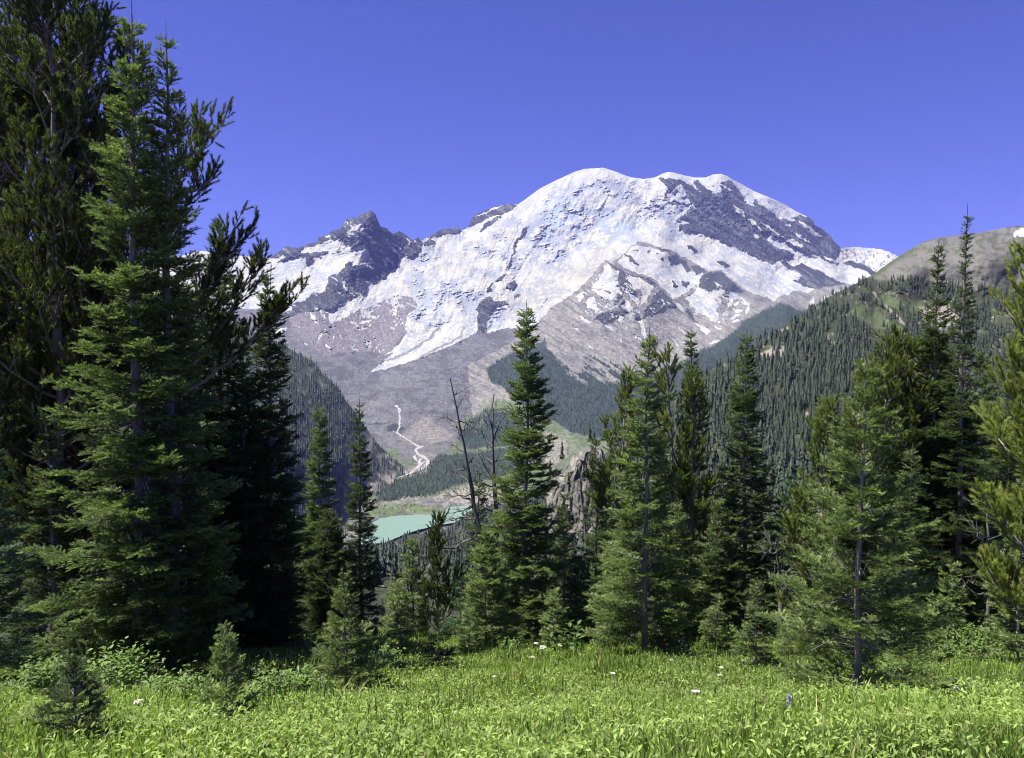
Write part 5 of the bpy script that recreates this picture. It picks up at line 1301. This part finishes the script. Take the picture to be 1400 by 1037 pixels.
def shrub(px, Y, R, H, seed, label, col=(.085, .14, .04), leaf=0.05, n=900, group=None):
    r = np.random.RandomState(seed); x_ = (px - 700) / F * Y
    root = thing("shrub", (x_, Y, float(gz(np.array([x_]), np.array([Y]))[0])), label, "shrub", group)
    w_ = Wood(); ns = 16; tips = []
    for k in range(ns):
        a = r.uniform(0, 6.28); q = R * r.uniform(.2, 1); e = np.array([q * math.cos(a), q * math.sin(a), H * (1 - 0.55 * (q / R) ** 2) * r.uniform(.7, 1.05)])
        ss = np.linspace(0, 1, 5)[:, None]; P = e * ss + np.array([0, 0, 1.0]) * (0.25 * H * np.sin(ss * math.pi)); P[1:] += r.normal(0, .012, (4, 3)); w_.tube(P, np.linspace(.007, .002, 5), 4); tips.append(P)
    w_.build("stems", M_TWIG, root)
    tips = np.array(tips); ii = r.randint(0, ns, n); f = r.uniform(.2, 1, n) ** .7 * 4; j = np.minimum(f.astype(int), 3); fr = (f - j)[:, None]
    p_ = tips[ii, j] * (1 - fr) + tips[ii, j + 1] * fr + r.normal(0, .035, (n, 3)) * (R / .3)
    p_[:, 2] = np.maximum(p_[:, 2], .01)
    a = r.uniform(0, 6.28, n); d_ = np.stack([np.cos(a), np.sin(a), r.normal(.35, .45, n)], 1)
    l_ = leaf * r.uniform(.6, 1.3, n)
    leaves_mesh("leaves", p_, d_, l_, l_ * r.uniform(.4, .6, n), np.array(col) * r.uniform(.7, 1.4, (n, 1)), M_GRASS, root, r)
    return root


for i, (px, Y, R, H, lb, n) in enumerate([
    (45, 6.6, .42, .42, "bright leafy shrub at the left edge behind the dark corner sapling", 900), (150, 7.6, .55, .50, "low leafy shrub under the lowest boughs of the twin-topped fir", 1100), (235, 7.2, .40, .34, "small leafy shrub left of the knee-high sapling", 700),
    (352, 7.4, .42, .36, "leafy shrub between the knee-high sapling and the waist-high fir", 800), (405, 8.6, .40, .38, "pale shrub at the left foot of the waist-high bright fir", 700), (905, 15.2, .5, .5, "dark little bush beside the straight fir trunk's foot", 600), (940, 14.6, .35, .55, "twiggy dark bush just right of the straight fir trunk", 400),
    (1255, 10.5, .55, .5, "leafy shrub right of the young open fir's foot", 900), (1345, 12.5, .7, .7, "wide shrub at the grass edge under the right-hand pine", 1100), (1120, 15.5, .5, .55, "shrub at the grass edge left of the young open fir", 700), (690, 16.5, .5, .4, "shrub at the foot of the tallest middle fir", 700), (860, 17, .5, .5, "shrub in front of the low firs left of the straight trunk", 700),
    (520, 13, .45, .4, "shrub at the grass edge below the slenderest dark spire", 700), (1000, 17.5, .5, .5, "shrub at the grass edge below the broad dark fir", 700)]):
    shrub(px, Y, R, H, 400 + i, lb, n=n, col=(.15, .23, .06) if i not in (5, 6) else (.05, .075, .03))


def hellebore(px, Y, H, seed, label):
    r = np.random.RandomState(seed); x_ = (px - 700) / F * Y
    root = thing("broad_leaf_plant", (x_, Y, float(gz(np.array([x_]), np.array([Y]))[0])), label, "plant")
    w_ = Wood(); P0, D0 = [], []
    for k in range(3):
        b_ = np.array([r.normal(0, .10), r.normal(0, .08), 0]); t_ = b_ + np.array([r.normal(0, .06), r.normal(0, .06), H * r.uniform(.75, 1.05)])
        w_.tube(np.array([b_, (b_ + t_) / 2, t_]), [.012, .010, .005], 5)
        for q in range(11):
            f = .2 + .8 * q / 11; a = q * 2.4 + k; P0.append(b_ + (t_ - b_) * f); D0.append([math.cos(a), math.sin(a), .5 + .9 * f])
    w_.build("stem", M_LEAFSTEM, root); n = len(P0)
    l_ = H * .36 * r.uniform(.7, 1.1, n)
    leaves_mesh("leaves", np.array(P0), np.array(D0), l_, l_ * .42, np.array([.10, .16, .05]) * r.uniform(.75, 1.25, (n, 1)), M_GRASS, root, r, droop=.45)


M_LEAFSTEM, _n, _l, _b = mat_new("green_stem"); _b.inputs["Base Color"].default_value = (.10, .15, .05, 1); _b.inputs["Roughness"].default_value = .6
hellebore(787, 15.8, .72, 430, "tall plant with broad ribbed leaves at the grass edge right of the tallest middle fir")
hellebore(770, 16.0, .55, 431, "shorter broad-leaved plant touching the tall ribbed-leaved one on its left")
M_STAM, _n, _l, _b = mat_new("flower_centre"); _b.inputs["Base Color"].default_value = (.5, .38, .05, 1)


def flower(kind, px, row, Y, size, label, group=None):
    size *= 0.78
    """a stem in the grass with its head at the given spot"""
    r = np.random.RandomState(int(px * 7 + row))
    hp_ = pt(px, row, Y); g = float(gz(np.array([hp_[0]]), np.array([Y]))[0]); hgt = max(.15, hp_[2] - g)
    root = thing("wildflower", (hp_[0], Y, g), label, "wildflower", group)
    w_ = Wood(); top_ = np.array([0, 0, hgt]); w_.tube(np.array([[r.normal(0, .02), r.normal(0, .02), 0], [0, 0, hgt * .6], top_]), [.003, .0025, .002], 5)
    if kind == 'umbel':
        m = 60; q = size * np.sqrt(r.uniform(0, 1, m)); a = r.uniform(0, 6.28, m); P = top_ + np.stack([q * np.cos(a), q * np.sin(a), size * .35 * (1 - (q / size) ** 2) + .02], 1)
        w_.tubes(np.repeat((top_ - [0, 0, .02])[None], 16, 0), P[:16], .0012, .001)
        w_.build("stem", M_LEAFSTEM, root)
        k = 5; ang = r.uniform(0, 6.28, (m, 1)) + np.arange(k)[None] * 6.283 / k; rr = size * .16
        ring = P[:, None] + np.stack([rr * np.cos(ang), rr * np.sin(ang), r.normal(0, rr * .3, (m, k))], -1)
        V = np.concatenate([P[:, None] + [0, 0, rr * .4], ring], 1); j = np.arange(k)
        f = np.stack([np.zeros(k, int), 1 + j, 1 + (j + 1) % k], 1)
        mesh_np("flower_head", V, (np.arange(m)[:, None, None] * (k + 1) + f[None]).reshape(-1, 3), M_PETAL, parent=root, col=np.repeat(np.array([.62, .62, .52]) * r.uniform(.85, 1.1, (m, 1)), k + 1, 0))
    elif kind == 'aster':
        w_.build("stem", M_LEAFSTEM, root); m = 16; a = np.arange(m) * 6.283 / m
        d_ = np.stack([np.cos(a), np.sin(a), np.full(m, .25)], 1); d_[:, 1] -= .1
        leaves_mesh("petals", np.repeat(top_[None], m, 0), d_, np.full(m, size), np.full(m, size * .32), np.broadcast_to(np.array([.60, .52, .70]), (m, 3)), M_PETAL, root, r, droop=.1)
        c_ = Wood(); c_.tube(np.array([top_ - [0, 0, .002], top_ + [0, 0, size * .12], top_ + [0, 0, size * .2]]), [size * .22, size * .25, size * .08], 9); c_.build("flower_centre", M_STAM, root)
    else:   # a spike of small violet blossoms
        w_.build("stem", M_LEAFSTEM, root); m = 46; t = r.uniform(0, 1, m); a = r.uniform(0, 6.28, m); q = size * .55 * (1.1 - t)
        P = np.stack([q * np.cos(a) * .3, q * np.sin(a) * .3, hgt - size * 2.2 + t * size * 2.4], 1)
        d_ = np.stack([np.cos(a), np.sin(a), np.full(m, .4)], 1)
        leaves_mesh("flower_spike", P, d_, np.full(m, size * .5), np.full(m, size * .3), np.array([.30, .25, .50]) * r.uniform(.8, 1.3, (m, 1)), M_PETAL, root, r)


for a_ in [('umbel', 742, 887, 14.5, .10, "cream umbel flower, largest of the pale cluster before the tallest middle fir"), ('umbel', 733, 881, 15.2, .06, "small cream umbel rising just above the largest pale one"), ('umbel', 728, 900, 13.5, .055, "white round flower just left below the largest cream umbel"), ('umbel', 765, 884, 15, .05, "thin cream umbel between the largest one and the broad-leaved plants"),
           ('umbel', 838, 931, 10.5, .045, "single white flower in open grass left of the straight fir trunk"), ('umbel', 866, 870, 16, .06, "yellowish umbel against the low firs left of the straight trunk"), ('aster', 948, 979, 6.3, .036, "upper of two touching pale lilac daisies in the middle of the grass"), ('aster', 953, 985, 6.2, .034, "lower of two touching pale lilac daisies in the middle of the grass"),
           ('umbel', 1030, 912, 12.6, .05, "bright white flower at the foot of the small dark tiered sapling"), ('umbel', 1017, 916, 12.3, .045, "white flower left of the one at the dark tiered sapling's foot"), ('umbel', 676, 939, 9.6, .035, "lone white flower in the grass right of the little dark sapling"), ('umbel', 984, 944, 9.3, .04, "small white flower in open grass above the two lilac daisies"),
           ('spike', 1078, 999, 5.2, .05, "violet flower spike in the lower right grass below the young open fir"), ('umbel', 918, 912, 12.5, .05, "white flower beside the twiggy dark bush by the straight trunk"), ('umbel', 986, 929, 10.6, .04, "white flower between the straight trunk and the dark tiered sapling"), ('umbel', 1333, 936, 9.5, .05, "white flower in the bright grass on the far right"), ('umbel', 1305, 1008, 5, .03, "white flower low in the bottom right corner grass"), ('umbel', 190, 975, 5.6, .045, "cream flower at the edge of the shade left of the knee-high sapling")]:
    flower(*a_)

# fallen dead wood
def deadwood(px, Y, L, az, seed, label, rad=.035):
    r = np.random.RandomState(seed); x_ = (px - 700) / F * Y
    root = thing("fallen_branch", (x_, Y, float(gz(np.array([x_]), np.array([Y]))[0]) + .06), label, "fallen branch")
    w_ = Wood(); ss = np.linspace(-.5, .5, 9)[:, None]; P = np.array([math.cos(az), math.sin(az), .10]) * L * ss; P += r.normal(0, .02, P.shape); P[:, 2] += gz(x_ + P[:, 0], Y + P[:, 1]) - float(gz(np.array([x_]), np.array([Y]))[0]); P[:, 2] += .02
    w_.tube(P, np.linspace(rad, .008, 9), 7, r, .2); b_ = w_
    for k in range(9):
        q = P[r.randint(1, 8)]; e = q + r.normal(0, .16, 3) * L * .5 + [0, 0, .15]; b_.tubes(q[None], e[None], .009, .003)
    b_.build("stem", M_SNAG, root)


deadwood(412, 8.4, .9, .5, 501, "grey dead branch in the grass at the waist-high fir's left foot")
deadwood(1278, 12.2, 1.1, -.3, 502, "pale dead branch lying at the grass edge under the thin spires")
deadwood(632, 7.6, .35, .3, 503, "short straw-coloured broken stick in the grass left of centre", .03)

# pale cliff between the trunks
def outcrop():
    n_u, n_v = 150, 120
    u = np.linspace(-1, 1, n_u); v_ = np.linspace(0, 1, n_v); U_, V_ = np.meshgrid(u, v_)
    prof = np.interp(U_, [-1, -.75, -.45, -.2, 0, .25, .5, .8, 1], [.25, .50, .66, .80, .90, 1.0, 1.0, .80, .5])
    prof = prof + .05 * fbm(U_ * 6, U_ * 0, 3, 161)
    vert = sstep(0, .62, V_)                       # face, then the top running back
    zc = prof * vert; yc = np.where(V_ < .62, V_ * 1.1, .682 + (V_ - .62) * 3.2)
    rel_ = .13 * (ridged(U_ * 4 + 1.4 * fbm(V_ * 4, U_ * 3, 3, 164), V_ * 5 + U_ * 2, 4, 162) - .5) + .09 * fbm(U_ * 9, V_ * 14, 4, 163) + .05 * np.round(4 * fbm(U_ * 3 + V_, V_ * 7, 3, 169)) / 2
    yc = yc - rel_ * sstep(.75, .55, V_); zc = zc + .05 * fbm(U_ * 9, V_ * 12, 3, 165) * sstep(.1, .4, V_)
    zc = zc * np.where(V_ > .8, 1 - (V_ - .8) * 2.0, 1)
    base_ = pt(800, 728, 230.0); S_ = 17.5
    P = np.stack([base_[0] + U_ * 11.5, base_[1] + yc * S_, base_[2] + zc * S_ * 1.42], -1)
    k = sstep(.42, .62, ridged(U_ * 9, V_ * 3, 3, 166))
    c = c3(.225, .215, .185) * (1 - .35 * k[..., None]) * (1 + .3 * fbm(U_ * 20, V_ * 30, 3, 167))[..., None]
    lich = sstep(.2, .4, fbm(U_ * 5, V_ * 7, 3, 168))[..., None]; c = c * (1 - .6 * lich) + c3(.12, .13, .06) * .6 * lich
    o = mesh_np("rock_outcrop", P, grid_faces(n_v, n_u), mat_attr("cliff_rock", .9, nscale=.8, namp=.4, bump=.8, bscale=1.5), col=c.reshape(-1, 3))
    tag(o, "pale weathered rock outcrop showing between the tallest middle fir and the straight trunk", "rock outcrop")
outcrop()
for i_, (px_, row_, h_) in enumerate([(752, 640, 5), (768, 622, 7), (806, 598, 6.5), (812, 600, 5), (826, 597, 8), (838, 604, 6)]):
    o_ = hprot[i_ % 5].copy(); COL.objects.link(o_); o_.location = pt(px_, row_ + 8, 252.0); o_.scale = (h_ * 1.1, h_ * 1.1, h_); o_.rotation_euler = (0, 0, i_)
    tag(o_, "small dark conifer on the crest of the pale rock outcrop", "conifer", "conifers along the outcrop's crest")

# ------------------------------------------------------------------ the air: one even box of haze round everything
hm = bpy.data.materials.new("haze"); hm.use_nodes = True
hn, hl = hm.node_tree.nodes, hm.node_tree.links
for q in list(hn):
    if q.type == 'BSDF_PRINCIPLED': hn.remove(q)
pv = hn.new("ShaderNodeVolumePrincipled")
pv.inputs["Color"].default_value = (0.32, 0.37, 1.0, 1)
pv.inputs["Density"].default_value = 2.2e-5
pv.inputs["Anisotropy"].default_value = 0.0
hl.new(pv.outputs[0], hn["Material Output"].inputs["Volume"])
bx0, bx1 = np.array([-12500.0, -60.0, -760.0]), np.array([12500.0, 15500.0, 2760.0])
hv = [(x, y, z) for x in (bx0[0], bx1[0]) for y in (bx0[1], bx1[1]) for z in (bx0[2], bx1[2])]
hf = [(0, 1, 3, 2), (4, 6, 7, 5), (0, 4, 5, 1), (2, 3, 7, 6), (0, 2, 6, 4), (1, 5, 7, 3)]
haze = mesh_np("haze", np.array(hv), np.array(hf), hm)
tag(haze, "thin blue haze filling the air over the valley", "haze", kind="stuff")
